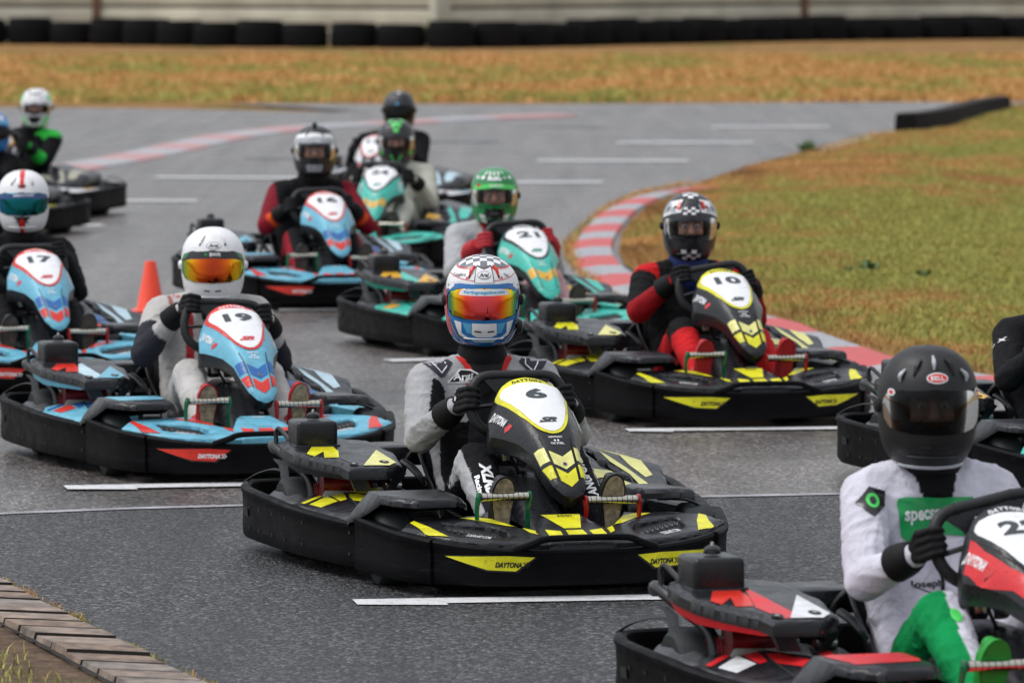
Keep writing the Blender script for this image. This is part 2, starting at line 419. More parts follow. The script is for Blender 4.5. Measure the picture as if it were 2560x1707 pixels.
LPH = [[(-.325, -.30), (-.36, -.31), (-.384, -.215), (-.355, -.20)], [(-.36, -.175), (-.394, -.186), (-.422, -.122), (-.394, -.096), (-.362, -.125)], [(-.413, -.068), (-.436, -.073), (-.448, -.03), (-.416, -.015)]]
LP1 = [(-.305, -.053), (-.385, -.075), (-.392, -.010), (-.300, .045)]
LP2 = [(-.335, .031), (-.405, .0), (-.44, .035), (-.389, .085)]
LP3 = [(-.310, .065), (-.33, .069), (-.389, .105), (-.365, .165), (-.337, .119)]
LP4 = [(-.40, -.30), (-.43, -.25), (-.475, -.138), (-.51, -.018), (-.467, .035), (-.458, -.091), (-.413, -.191)]
LP5 = [(-.45, -.55), (-.56, -.5), (-.56, -.15), (-.52, -.10), (-.49, -.2)]
MUDR = [(.30, .28), (.29, .42), (.30, .52), (.36, .60), (.50, .61), (.565, .56), (.625, .46), (.66, .37), (.672, .30), (.655, .24), (.58, .19), (.46, .17), (.34, .2)]
def fM(x, y): x = abs(x); return .318 - 1.15 * max(0, x - .60) - .55 * max(0, .345 - x) - .45 * max(0, .32 - y) - .06 * max(0, y - .5)
MUDL = [(-.30, .24), (-.30, .42), (-.34, .52), (-.43, .51), (-.545, .43), (-.56, .38), (-.50, .33), (-.45, .24), (-.36, .2)]
fML = lambda x, y: .318 - .12 * max(0, -x - .45) - .9 * max(0, .33 + x) - .35 * max(0, .30 - y)
# nose panel
_b = np.linspace(0, .70, 141); _ph = np.radians(16 + 31 * (_b / .69) ** .8)
_y = .09 + np.concatenate([[0], np.cumsum(np.cos(_ph[:-1]) * np.diff(_b))]); _z = .69 - np.concatenate([[0], np.cumsum(np.sin(_ph[:-1]) * np.diff(_b))])
def half(v):
    return [(a, b) for a, b in v] + [(-a, b) for a, b in v[::-1] if a > 1e-6]
NOSE = half([(0, .008), (.03, .012), (.065, .026), (.10, .054), (.132, .088), (.162, .145), (.174, .225), (.146, .29), (.112, .37), (.086, .46), (.075, .56), (.062, .63), (.035, .675), (.008, .692)])
def nose_S(a, b, h):
    f = float(np.interp(b, _b, _ph)); d = seg_dist((a, b), NOSE)
    wd = .115 + .03 * math.cos(min(b, .5) * 6); flank = max(0, abs(a) - wd * .72)
    o = -1.5 * a * a - .85 * flank - .012 * (max(0, 1 - d / .02) ** 2) + h
    return (a * .975 - .014 - .045 * b, float(np.interp(b, _b, _y)) + o * math.sin(f), float(np.interp(b, _b, _z)) + o * math.cos(f))
N_WHITE = [tuple(q_) for q_ in catmull(half([(0, .072), (.04, .073), (.085, .087), (.118, .112), (.100, .19), (.066, .305), (.035, .362), (0, .382)]), 3, True)]
N_RIM = [tuple(q_) for q_ in catmull(half([(0, .064), (.044, .064), (.092, .078), (.132, .106), (.110, .195), (.076, .31), (.042, .373), (0, .395)]), 3, True)]
N_CAP = half([(0, .018), (.032, .021), (.062, .034), (.095, .06), (.125, .09), (.131, .104), (.09, .082), (.043, .068), (0, .068)])
N_C1 = half([(0, .512), (.042, .478), (.038, .542), (0, .572)])
N_C2 = half([(0, .592), (.036, .562), (.032, .622), (0, .652)])
N_L = [[(.084, .455), (.054, .462), (.048, .530), (.078, .526)], [(.077, .545), (.047, .549), (.042, .608), (.064, .606)]]
N_SIDE = [(.128, .12), (.168, .20), (.15, .29), (.10, .38), (.082, .44), (.055, .45), (.058, .385), (.088, .31), (.118, .2)]

SC_C, SC_T, SC_N = Vector((0, .07, .60)), Vector((0, -.30, .954)).normalized(), Vector((0, -.954, -.30)).normalized()
RIM = [(.0, .094), (.11, .093), (.155, .07), (.178, .02), (.18, -.035), (.158, -.085), (.11, -.115), (0, -.125), (-.11, -.115), (-.158, -.085), (-.18, -.035), (-.178, .02), (-.155, .07), (-.11, .093)]
def rim_pt(u, v, st=0, n=0):
    u *= .96; v *= .97
    c, s_ = math.cos(st), math.sin(st); return SC_C + Vector((1, 0, 0)) * (u * c - v * s_) + SC_T * (u * s_ + v * c) + SC_N * n

def wheel_parts(kart, x, y, r, wd):
    M = Matrix.Translation((x, y, r)) @ Matrix.Rotation(math.pi / 2, 4, 'Y')
    t = MB(); h = wd / 2
    prof = [(r * .55, -h * .8), (r * .66, -h * .98), (r * .86, -h), (r * .95, -h * .9), (r, -h * .68), (r * 1.003, 0), (r, h * .68), (r * .95, h * .9), (r * .86, h), (r * .66, h * .98), (r * .55, h * .8)]
    t.lathe(prof, 'tyre rubber', 36, M); to = t.build('wheel', kart, 30)
    m = MB(); m.lathe([(0, h * .2), (r * .2, h * .25), (r * .24, h * .6), (r * .3, h * .6), (r * .34, h * .15), (r * .48, h * .25), (r * .56, h * .85), (r * .58, h * .82)], 'rim metal', 28, M)
    m.lathe([(0, -h * .2), (r * .2, -h * .25), (r * .24, -h * .6), (r * .3, -h * .6), (r * .34, -h * .15), (r * .48, -h * .25), (r * .56, -h * .85), (r * .58, -h * .82)], 'rim metal', 28, M)
    m.build('rim', to, 30)

def make_kart(L, steer=0.0):
    """L: dict of material names for the colour scheme"""
    k = empty('racing_kart')
    base, A, B = L['base'], L['A'], L['B']
    # chassis
    c = MB()
    c.box((0, -.02, .045), (.9, 1.5, .006), 'recess black')
    for sx in (-1, 1):
        c.tube([(sx * .22, .92, .06), (sx * .3, .55, .06), (sx * .34, 0, .06), (sx * .34, -.5, .07), (sx * .3, -.86, .075)], .015, 'frame steel', 8, 5)
        c.tube([(sx * .34, -.1, .07), (sx * .62, -.1, .08), (sx * .66, -.45, .09)], .012, 'frame steel', 8, 4)
        c.tube([(sx * .28, .55, .10), (sx * .48, .45, .13)], .014, 'frame steel', 8)
    c.tube([(-.62, -.62, .14), (.62, -.62, .14)], .022, 'engine metal', 12)
    c.tube([(-.3, .6, .06), (.3, .6, .06)], .014, 'frame steel', 8)
    c.tube([(-.46, .40, .13), (.46, .40, .13)], .008, 'engine metal', 8)
    c.build('chassis', k)
    # pedal and tank well between the legs
    c = MB(); prof = [(.12, .02), (.16, .06), (.11, .24), (.07, .34), (.04, .42)]
    S = lambda x, y, h: (x, y, .06 + (.30 - .45 * max(0, y - .16)) * (1 - (abs(x) / .125) ** 4) + h)
    lay(c, tris([(-.11, -.02), (.11, -.02), (.1, .3), (.07, .58), (-.07, .58), (-.1, .3)]), S, 'body plastic', 0, .03)
    c.tube([(.0, .14, .38), (0, .10, .50), (0, .085, .585)], .02, 'frame steel', 10)
    c.box((.055, .1, .405), (.05, .05, .06), 'body plastic', .008); c.box((.055, .127, .41), (.034, .004, .034), 'steel', .001)
    c.tube([(.02, .15, .36), (.06, .2, .42), (.02, .25, .40)], .006, 'belt black', 6, 4)
    c.build('steering_column', k)
    # bumpers
    zb = lambda u: .045
    b = MB(); band(b, PF, -.54, .54, ztopF, zb, 'bumper plastic')
    b.tube([(-.25, .962, .168), (-.19, .978, .188), (-.15, .985, .204), (-.08, .99, .208), (.08, .99, .208), (.15, .985, .204), (.19, .978, .188), (.25, .962, .168)], [.012, .013, .012, .0115, .0115, .012, .013, .012], 'bumper plastic', 8, 5)
    b.build('front_bumper', k)
    for sg in (1, -1):
        b = MB(); band(b, PF, .544, LF, ztopF, lambda u: .045 + .01 * max(0, u - .7), 'bumper plastic', sg, grow=.012)
        b.build('bumper_corner', k)
        b = MB(); band(b, PS, 0, 1.34, ztopS, lambda u: .05 + .012 * max(0, u - 1.0), 'bumper plastic', sg)
        for u in (.25, .62, .8, .95, 1.1, 1.22):
            for z in (.095, .17): lay(b, tris(ell(u, z, .007, .007, 10)), side_S(sg), 'recess black', .003, .02)
        lay(b, tris([(1.235, .135), (1.29, .135), (1.295, .165), (1.245, .17)]), side_S(sg), 'recess black', .0025, .02)
        b.build('side_bumper', k)
    b = MB(); band(b, PS, 1.343, LS, ztopS, lambda u: .06, 'bumper plastic', 1); band(b, PS, 1.343, LS, ztopS, lambda u: .06, 'bumper plastic', -1)
    b.build('rear_bumper', k)
    # stickers on the bumper face
    for sg in (1, -1):
        q = [(sg * .49, .145), (sg * .17, .152), (sg * .245, .098), (sg * .34, .102)]
        q2 = [(sg * .50, .149), (sg * .155, .157), (sg * .238, .092), (sg * .345, .096)]
        b = MB(); lay(b, tris(q2), front_S, 'recess black', .0015, .03); lay(b, tris(q), front_S, L['stick'], .003, .03)
        T = xf(text2d('DAYTONA', .090, .019, .05, .3), sg * .27, .119, sg * .02, -1, 1)
        lay(b, T, front_S, L['sticktxt'], .0042, .03)
        for i in (0, 1):
            x0 = sg * .27 - .053 - i * .010
            lay(b, tris([(x0, .128), (x0 - .010, .118), (x0, .109), (x0 + .005, .109), (x0 - .005, .118), (x0 + .005, .128)]), front_S, L['sticktxt'], .0042, .03)
        b.build('sticker', k)
    # front wings with a recessed row of holes, drawn as dark discs in bright rings
    for sg in (1, -1):
        mm = (lambda P: P) if sg == 1 else mir
        O, H_ = mm(WING), mm(REC); S = panelS(fW, O, .008, [H_]); b = MB()
        lay(b, tris_h(O, [H_]), S, L['wing'], 0, .02, .035)
        Sd = panelS(fW, O, .008)
        lay(b, tris(H_), lambda x, y, h: (x, y, fW(x, y) - .03 + .30 * (.74 - y) * .5 + h), 'recess black', 0, .04)
        for i in range(8):
            t = i / 7; cx, cy = (.405 + (.262 - .405) * t), (.672 + (.742 - .672) * t); z = .74
            Sx = lambda x, y, h: (x, y, fW(x, y) - .022 + .30 * (.74 - y) * .5 + h)
            lay(b, tris(ell(sg * cx, cy, .0055, .012, 10)), Sx, 'hole metal', 0, .04); lay(b, tris(ell(sg * cx, cy - .002, .0035, .008, 10)), Sx, 'recess black', .0015, .04)
        for P in (W_TRI, W_S1, W_S2): lay(b, tris(mm(P)), Sd, L['wingA'], .0015, .02)
        lay(b, xf(text2d('SODIKART.COM', .085, .030, .02), sg * .338, .835 if sg == 1 else .835, -sg * .62 * .9, -1, -1), Sd, L['smalltxt'], .002, .03)
        b.build('front_wing', k)
    S = panelS(fC, CEN, .01); b = MB(); lay(b, tris(CEN), S, L['wing'], 0, .02, .06)
    lay(b, tris(CEN_Y), S, L['wingA'] if L['wing'] == 'body plastic' else L['wing2'], .0015, .02); lay(b, tris(CEN_Y2), S, L['wingA'], .0015, .02)
    for sg in (1, -1): lay(b, tris([(sg * .05, .83), (sg * .10, .81), (sg * .105, .93), (sg * .06, .93)]), S, L['wingA'], .0015, .02)
    lay(b, xf(text2d('SODI', .05, .022, .03, 0, 1.2), -.008, .662, 0, -1, -1), S, 'belt black' if L['wing'] == 'body plastic' else 'white paint', .0028, .03)
    b.build('nose_base', k)
    # side pods
    for sg in (1, -1):
        mm = (lambda P: P) if sg == 1 else mir
        O = mm(POD); S = panelS(fP, O, .01); b = MB(); lay(b, tris(O), S, L['pod'], 0, .025, .08)
        for i, P in enumerate(POD_A): lay(b, tris(mm(P)), S, L['podA'] if i in (1, 2, 4) else L['podB'], .0015, .02)
        lay(b, tris(mm([(.508, -.50), (.516, -.50), (.60, .27), (.592, .27)])), S, 'recess black', .0025, .02)
        b.build('side_pod', k)
        # grey wheel shield behind the pod
        b = MB(); O = mm([(.75, -.50), (.735, -.72), (.69, -.80), (.64, -.76), (.61, -.60), (.63, -.52), (.655, -.45), (.70, -.38)])
        fH = lambda x, y: .215 + .045 * math.exp(-((abs(x) - .655) / .03) ** 2 - ((y + .68) / .12) ** 2) - .02 * max(0, (abs(x) - .7) * 10)
        lay(b, tris(O), panelS(fH, O, .006), 'grey plastic', 0, .015, .03); b.build('wheel_shield', k)
    # mudguards
    b = MB(); lay(b, tris(MUDR), panelS(fM, MUDR, .014), L['mud'], 0, .02, .016)
    if L['mudA']: lay(b, tris([(.34, .25), (.335, .4), (.36, .50), (.55, .52), (.58, .35), (.5, .25)]), panelS(fM, MUDR, .014), L['mudA'], .0015, .02)
    b.build('mudguard', k)
    b = MB(); lay(b, tris(MUDL), panelS(fML, MUDL, .014), L['mud'], 0, .02, .02)
    b.tube([(-.40, .46, .28), (-.50, .47, .275), (-.575, .45, .235), (-.60, .43, .16)], .006, 'body plastic', 8, 4); b.build('mudguard', k)
    # engine cover on the right, tank cover on the left
    S = panelS(fE, ENG, .014); b = MB(); lay(b, tris(ENG), S, L['engine'], 0, .02, .03)
    vs = []; O = ENG[-1:] + ENG[:3]
    sk = [(x * 1.0, y) for x, y in ENG[7:] + ENG[:3]]
    n_ = len(sk); vv = [(x, y, fE(x, y) - .028) for x, y in sk] + [(x * .985, y, fE(x, y) - .028 - np.interp(i, [0, 1, 2, 4, n_ - 1], [.006, .012, .03, .045, .03])) for i, (x, y) in enumerate(sk)]
    b.add(vv, [[i, i + 1, n_ + i + 1, n_ + i] for i in range(n_ - 1)], L['engskirt'])
    lay(b, tris(ENG_A), S, L['engA'], .0015, .02); lay(b, tris(ENG_C), S, L['engC'], .0015, .02); lay(b, tris(ENG_B), S, L['engB'], .003, .02)
    for cx, cy in ((.537, -.176), (.42, -.20)):
        lay(b, tris(ell(cx, cy, .017, .03, 18)), S, 'recess black', .0045, .03); lay(b, tris(ell(cx, cy, .007, .012, 12)), S, 'steel', .006, .03)
    # legs of the cover
    for P in ([(.565, -.17, .35), (.51, -.15, .345), (.474, -.15, .27), (.532, -.16, .27)], [(.385, -.15, .345), (.345, -.17, .33), (.40, -.16, .262), (.425, -.15, .27)], [(.51, -.155, .345), (.385, -.155, .345), (.39, -.155, .332), (.50, -.155, .332)]):
        q = [Vector(p) for p in P]; b.add(q + [p + Vector((0, -.03, 0)) for p in q], [[0, 1, 2, 3], [7, 6, 5, 4], [0, 4, 5, 1], [1, 5, 6, 2], [2, 6, 7, 3], [3, 7, 4, 0]], 'body plastic')
    b.tube([(.36, -.17, .375), (.33, -.14, .35), (.30, -.12, .31), (.27, -.2, .29)], [.02, .022, .018, .012], 'body plastic', 8, 4, flat=.5)
    b.build('engine_cover', k)
    b = MB()
    b.tube([(.60, -.42, .275), (.42, -.42, .27)], .045, 'engine red', 14); b.box((.5, -.5, .2), (.2, .24, .16), 'engine metal', .01)
    for i in range(6): b.tube([(.618 - i * .004, -.55 + i * .022, .24), (.612 - i * .004, -.55 + i * .022, .24)], .034, 'engine red', 14)
    b.box((.59, -.47, .275), (.016, .05, .09), 'body plastic', .007)
    b.tube([(.42, -.2, .29), (.36, -.2, .285)], .02, 'steel', 12); b.tube([(.45, -.2, .19), (.3, -.22, .2)], .02, 'engine metal', 12)
    b.box((.27, -.62, .36), (.17, .22, .07), 'body plastic', .012)
    b.build('engine', k)
    b = MB()
    for (z, s_) in ((.395, 1.0), (.482, .94)): pass
    b.box((.583, -.63, .44), (.152, .17, .098), 'body plastic', .016, seg=3)
    b.box((.583, -.63, .395), (.17, .18, .02), 'body plastic', .006)
    t = MB()
    t.lathe([(0, .012), (.012, .012), (.024, .004), (.026, -.01), (.020, -.012)], 'body plastic', 10, Matrix.Translation((.583, -.62, .505)))
    for i in range(4):
        a = i * math.pi / 2 + .4; t.box((.583 + .02 * math.cos(a), -.62 + .02 * math.sin(a), .502), (.014, .014, .012), 'body plastic', .003)
    t.lathe([(0, .012), (.005, .01), (.006, 0)], 'steel', 8, Matrix.Translation((.583, -.62, .516)))
    ab = b.build('air_box', k); t.build('cap', ab)
    S = panelS(fL, LP, .014, LPH); b = MB(); lay(b, tris_h(LP, LPH), S, L['tank'], 0, .025, .05)
    Sd = panelS(fL, LP, .014)
    for P in (LP1, LP2): lay(b, tris(P), Sd, L['tankA'], .0015, .02)
    lay(b, tris(LP3), Sd, L['tankB'], .0015, .02); lay(b, tris(LP4), Sd, L['tankC'], .0015, .02); lay(b, tris(LP5), Sd, L['tankC'], .0015, .02)
    b.box((-.44, -.1, .16), (.2, .5, .14), 'recess black', .02)
    b.build('tank_cover', k)
    # rear side guards
    for sg in (1, -1):
        b = MB()
        if sg == 1: b.tube([(sg * .66, -.92, .36), (sg * .69, -.80, .381), (sg * .656, -.68, .338), (sg * .622, -.56, .295), (sg * .612, -.52, .262), (sg * .612, -.50, .20)], .019, 'frame steel', 10, 4)
        if sg == 1: b.tube([(.684, -.78, .386), (.684, -.785, .43), (.676, -.775, .447), (.664, -.74, .43), (.654, -.70, .405), (.654, -.68, .345)], .0085, 'frame steel', 8, 5)
        b.tube([(sg * .763, -.95, .24), (sg * .727, -.90, .272), (sg * .694, -.80, .296), (sg * .668, -.74, .296)], .010, 'belt black', 6, 4, flat=.35)
        if sg == -1: b.build('side_guard', k); continue
        fl = [(.690, -.77, .325), (.70, -.77, .338), (.672, -.74, .332), (.660, -.70, .314), (.652, -.70, .24), (.684, -.70, .245), (.684, -.72, .30), (.684, -.75, .318)]
        q = [Vector((sg * x, y, z)) for x, y, z in fl]; n_ = len(q)
        b.add(q + [p + Vector((-sg * .004, -.008, 0)) for p in q], [list(range(n_)), [n_ + i for i in range(n_)][::-1]] + [[i, n_ + i, n_ + (i + 1) % n_, (i + 1) % n_] for i in range(n_)], 'grey plastic')
        b.build('side_guard', k)
    b = MB(); b.tube([(-.5, -.95, .30), (-.4, -.97, .33), (.4, -.97, .33), (.66, -.92, .36)], .017, 'frame steel', 10, 5)
    for x in (-.3, .3): b.tube([(x, -.97, .33), (x, -.86, .08)], .013, 'frame steel', 8)
    b.build('rear_guard', k)
    # pedals
    for sg, col, name in ((1, 'pedal green', 'accelerator_pedal'), (-1, 'pedal red', 'brake_pedal')):
        zc = .317 if sg == 1 else .297
        x0, x1 = (.105, .285) if sg == 1 else (-.285, -.095)
        m = MB(); m.tube([(x0 + .006, .63, zc), (x1 - .006, .63, zc)], .0145, 'knurled steel', 16); p = m.build(name, k)
        for x in (x0, x1):
            b = MB()
            b.tube([(x, .625, zc), (x + .004 * sg, .615, zc - .05), (x - .008 * sg, .585, .12), (x - .008 * sg, .56, .07)], [.012, .009, .007, .009], col, 8, 4, flat=.8)
            b.box((x, .625, zc), (.010, .034, .034), col, .004); b.build('bracket', p)
    # seat
    b = MB(); cen = [(0, .02, .12), (0, -.12, .075), (0, -.28, .055), (0, -.44, .10), (0, -.54, .22), (0, -.60, .36), (0, -.645, .50)]
    wd = [.15, .17, .19, .20, .21, .22, .19]; dep = [.05, .11, .16, .20, .19, .15, .05]; nrm = [(.2, 1), (.1, 1), (0, 1), (.5, .85), (.9, .45), (.95, .3), (.95, .3)]
    cc = catmull(cen, 5); wd_ = [x[0] for x in catmull([[q] for q in wd], 5)]; dp = [x[0] for x in catmull([[q] for q in dep], 5)]; nn = catmull(nrm, 5)
    vs = []; m_ = 15
    for p, a, d, n_ in zip(cc, wd_, dp, nn):
        for j in range(m_):
            s_ = -1 + 2 * j / (m_ - 1); e = abs(s_) ** 3.2; vs.append((a * math.sin(s_ * 1.35) / math.sin(1.35) * (1 + .06 * e), p[1] + n_[0] * d * e, p[2] + n_[1] * d * e))
    fs = [[i * m_ + j, i * m_ + j + 1, (i + 1) * m_ + j + 1, (i + 1) * m_ + j] for i in range(len(cc) - 1) for j in range(m_ - 1)]
    b.add(vs, fs, 'seat shell')
    for j in (0, m_ - 1): b.tube([vs[i * m_ + j] for i in range(len(cc))], .007, 'seat shell', 6)
    b.tube([vs[(len(cc) - 1) * m_ + j] for j in range(m_)], .007, 'seat shell', 6)
    for sg in (1, -1): b.tube([(sg * .225, -.47, .40), (sg * .27, -.5, .33), (sg * .33, -.5, .1)], .011, 'frame steel', 8, 4)
    b.build('seat', k)
    # steering wheel
    b = MB(); b.tube([rim_pt(u, v, steer) for u, v in RIM], .0185, 'wheel grip', 12, 4, closed=True)
    for (u, v) in ((.17, -.02), (-.17, -.02), (0, -.12)): b.tube([rim_pt(0, -.01, steer, -.012), rim_pt(u, v, steer)], .013, 'frame steel', 8, flat=.6)
    pts = [(.135, .085), (.085, .03), (.05, -.04), (-.05, -.04), (-.085, .03), (-.135, .085)]
    q = [rim_pt(u, v, steer, .004) for u, v in pts] + [rim_pt(u, v, steer, -.012) for u, v in pts]
    b.add(q, [[0, 1, 2, 3, 4, 5], [11, 10, 9, 8, 7, 6]] + [[i, 6 + i, 6 + (i + 1) % 6, (i + 1) % 6] for i in range(6)], 'body plastic')
    b.box(rim_pt(.03, .05, steer, -.016), (.03, .006, .018), 'white paint', .003); b.box(rim_pt(-.05, .05, steer, -.016), (.02, .006, .012), 'white paint', .003)
    for u, v in ((.09, .094), (-.09, .094)): b.tube([rim_pt(u - .005, v, steer), rim_pt(u + .005, v, steer)], .0198, 'wheel grip', 12)
    b.build('steering_wheel', k)
    # nose panel
    b = MB(); lay(b, tris(NOSE), nose_S, L['nose'], 0, .018)
    # side walls wrapping under
    idx = [(a, bb) for a, bb in NOSE if bb > .085]
    n_ = len(NOSE); dep = lambda bb: float(np.interp(bb, [0, .08, .2, .35, .5, .69], [.01, .03, .085, .06, .05, .05]))
    dense = []
    for i in range(n_):
        a, c_ = NOSE[i], NOSE[(i + 1) % n_]
        for t in (0, .34, .67): dense.append((a[0] + (c_[0] - a[0]) * t, a[1] + (c_[1] - a[1]) * t))
    n_ = len(dense); vv = [nose_S(a, bb, 0) for a, bb in dense] + [nose_S(a * .985, bb, -dep(bb)) for a, bb in dense]
    b.add(vv, [[i, (i + 1) % n_, n_ + (i + 1) % n_, n_ + i] for i in range(n_)], L['nosewall'])
    np_ = MB()
    lay(b, tris(N_CAP), nose_S, L['cap'], .002, .018)
    for sg in (1, -1):
        mm = (lambda P: P) if sg == 1 else mir
        if L['noseside']: lay(b, tris(mm(N_SIDE)), nose_S, L['noseside'], .0012, .018)
        for i, P in enumerate(N_L): lay(b, tris(mm(P)), nose_S, (L['ch1'], L['ch2'])[i], .002, .018)
        T = text2d('DAYTONA', .092, .020, .045, .1)
        T = xa(T, .142, .205, (-.26, .965), (-.965, -.26)) if sg == 1 else xa(T, -.146, .205, (.10, -.995), (.995, .10))
        lay(b, T, nose_S, 'white paint', .0028, .02)
        lay(b, tris([(.136, .262), (.140, .280), (.126, .288), (.116, .284), (.120, .266)] if sg == 1 else [(-.135, .150), (-.145, .135), (-.158, .15), (-.150, .140)][:3]), nose_S, 'red paint', .0028, .02)
        lay(b, tris(mm([(.058, .405), (.0615, .405), (.052, .47), (.043, .62), (.040, .62), (.048, .47)])), nose_S, 'recess black', .003, .02)
    lay(b, tris(N_C1), nose_S, L['ch1'], .002, .018); lay(b, tris(N_C2), nose_S, L['ch2'], .002, .018)
    lay(b, tris(ell(0, .548, .0085, .0085, 14)), nose_S, 'hole metal', .004, .02); lay(b, tris(ell(0, .548, .005, .005, 10)), nose_S, 'recess black', .0048, .02)
    T = [];
    for i, ch in enumerate('DAYTONA'):
        x = -.052 + i * .0165; lay(b, xf(text2d(ch, .0145, .021, .055), -x, .047 + 5.2 * x * x * .9, 3.6 * x, -1, -1), nose_S, L['captxt'], .003, .02)
    for i in (0, 1): x = .068 + i * .011; lay(b, tris([(-x + .004, .062 + i * .01), (-x - .006, .074 + i * .01), (-x - .001, .086 + i * .01), (-x - .004, .088 + i * .01), (-x - .01, .076 + i * .01), (-x, .062 + i * .01)]), nose_S, L['captxt'], .003, .02)
    lay(b, xf(text2d('VIEWPOINT', .052, .010, .02, 0, 1.15), 0, .412, 0, -1, -1), nose_S, L['smalltxt'], .0025, .02)
    for sx in (-1, 1): lay(b, tris(ell(sx * .006, .430, .004, .005, 10)), nose_S, L['smalltxt'], .0025, .02)
    lay(b, xf(text2d('TW STEEL', .048, .011, .03, 0, 1.15), 0, .445, 0, -1, -1), nose_S, L['smalltxt'], .0025, .02)
    no = b.build('nose_panel', k)
    b = MB(); lay(b, tris(N_RIM), nose_S, L['rim'], .0030, .018); lay(b, tris(N_WHITE), nose_S, 'white paint', .0042, .018)
    lay(b, xf(text2d('SR', .070, .026, .05, .45, .9), 0, .318, 0, -1, -1), nose_S, L['srtxt'], .0055, .02)
    lay(b, tris([(.040, .333), (-.02, .333), (-.012, .329), (.03, .329)]), nose_S, L['srtxt'], .0055, .02)
    b.build('number_plate', k)
    for sx in (1, -1):
        wheel_parts(k, sx * .545, .42, .13, .115); wheel_parts(k, sx * .60, -.66, .14, .19)
    return k
def number(txt, kart, mat='number ink'):
    b = MB(); wd = .078 if len(txt) == 1 else .128
    lay(b, xf(text2d(txt, wd, .068, .045, 0, 1.05), 0, .155, 0, -1, -1), nose_S, mat, .0055, .015)
    b.build('number', kart)
def copy_tree(o, parent=None):
    c = o.copy(); C.objects.link(c)
    if parent: c.parent = parent
    for ch in list(o.children): copy_tree(ch, c)
    return c
wet('yellow film', (.78, .73, .012), .3); wet('pale yellow film', (.80, .77, .26), .3); wet('blue film', (.14, .45, .60), .3); wet('deep blue film', (.012, .13, .42), .3)
wet('red film', (.72, .03, .015), .3); wet('teal film', (.05, .50, .40), .3); wet('deep teal film', (.0, .25, .18), .3); wet('amber film', (.78, .42, .03), .3); wet('crimson film', (.68, .015, .02), .3)
wet('cream film', (.42, .40, .30), .3, .5); wet('white film', (.75, .76, .78), .3, .5); wet('ice film', (.5, .68, .76), .3, .6)
paint('white paint', (.85, .85, .86), .3); paint('red paint', (.6, .02, .02)); paint('number ink', (.018, .03, .035), .35)
def livery(base, A, B, **kw):
    d = dict(base=base, A=A, B=B, stick=A, sticktxt='recess black', wing=base, wingA=A, wing2=base, smalltxt='white paint', pod=base, podA=A, podB=A, mud='body plastic', mudA=None,
             engine=base, engskirt=base, engA=A, engB=B, engC=base, tank=base, tankA=B, tankB=A, tankC=B, nose='body plastic', nosewall='body plastic', noseside=None, cap=A, captxt='recess black', rim=A, ch1=A, ch2=A, srtxt='number ink')
    d.update(kw); return d
LIV = dict(
    yellow=livery('body plastic', 'yellow film', 'pale yellow film', ch1='pale yellow film'),
    blue=livery('blue film', 'red film', 'deep blue film', sticktxt='white paint', podB='deep blue film', mudA='blue film', engine='body plastic', engC='ice film', engB='blue film', tank='body plastic', tankA='deep blue film', tankB='red film', tankC='ice film', nose='blue film', captxt='white paint', ch1='deep blue film', srtxt='red paint'),
    teal=livery('teal film', 'amber film', 'deep teal film', stick='body plastic', podB='teal film', engine='body plastic', engskirt='deep teal film', engC='teal film', engB='amber film', tank='body plastic', tankA='amber film', tankB='deep teal film', tankC='teal film', nose='teal film', cap='body plastic', captxt='white paint', rim='body plastic', ch2='teal film', wingA='deep teal film', srtxt='deep teal film'),
    red=livery('crimson film', 'red film', 'white film', pod='body plastic', podA='white film', podB='crimson film', mudA='crimson film', engine='body plastic', engC='crimson film', engB='white film', engA='red film', noseside='crimson film', sticktxt='white paint', cap='body plastic', captxt='white paint', rim='body plastic'),
    amber=livery('body plastic', 'amber film', 'white film', tank='body plastic', tankA='cream film', tankB='amber film', tankC='cream film', noseside=None, nosewall='white film', rim='amber film', pod='white film'),
    ice=livery('ice film', 'red film', 'white film', engine='body plastic', engC='ice film', tank='body plastic', tankA='blue film', tankC='ice film', noseside='white film', pod='white film', podA='blue film', podB='white film', captxt='white paint', mudA='white film'),
)
# ------------------------------------------------------------------ drivers
def capsule(mb, a, b, ra, rb, mat='suit cloth', n=16):
    a, b = Vector(a), Vector(b); d = b - a; L_ = max(d.length, 1e-5); t = d / L_
    P, r = [], []
    for k in range(5, 0, -1): an = math.pi / 2 * k / 5; P.append(a - t * ra * math.sin(an)); r.append(max(ra * math.cos(an), 1e-4))
    P.append(a); r.append(ra)
    P.append(b); r.append(rb)
    for k in range(1, 6): an = math.pi / 2 * k / 5; P.append(b + t * rb * math.sin(an)); r.append(max(rb * math.cos(an), 1e-4))
    mb.tube(P, r, mat, n)
def remesh(mb, voxel, it=4, fac=.5):
    o = mb.build('tmp', None, 0)
    m = o.modifiers.new('r', 'REMESH'); m.mode = 'VOXEL'; m.voxel_size = voxel; m.use_smooth_shade = True
    if it: s_ = o.modifiers.new('s', 'SMOOTH'); s_.iterations = it; s_.factor = fac
    bpy.context.view_layer.update()
    me = bpy.data.meshes.new_from_object(o.evaluated_get(bpy.context.evaluated_depsgraph_get()))
    old = o.data; bpy.data.objects.remove(o); bpy.data.meshes.remove(old)
    return me
def coords(me):
    co = np.empty(len(me.vertices) * 3); me.vertices.foreach_get('co', co); return co.reshape(-1, 3)
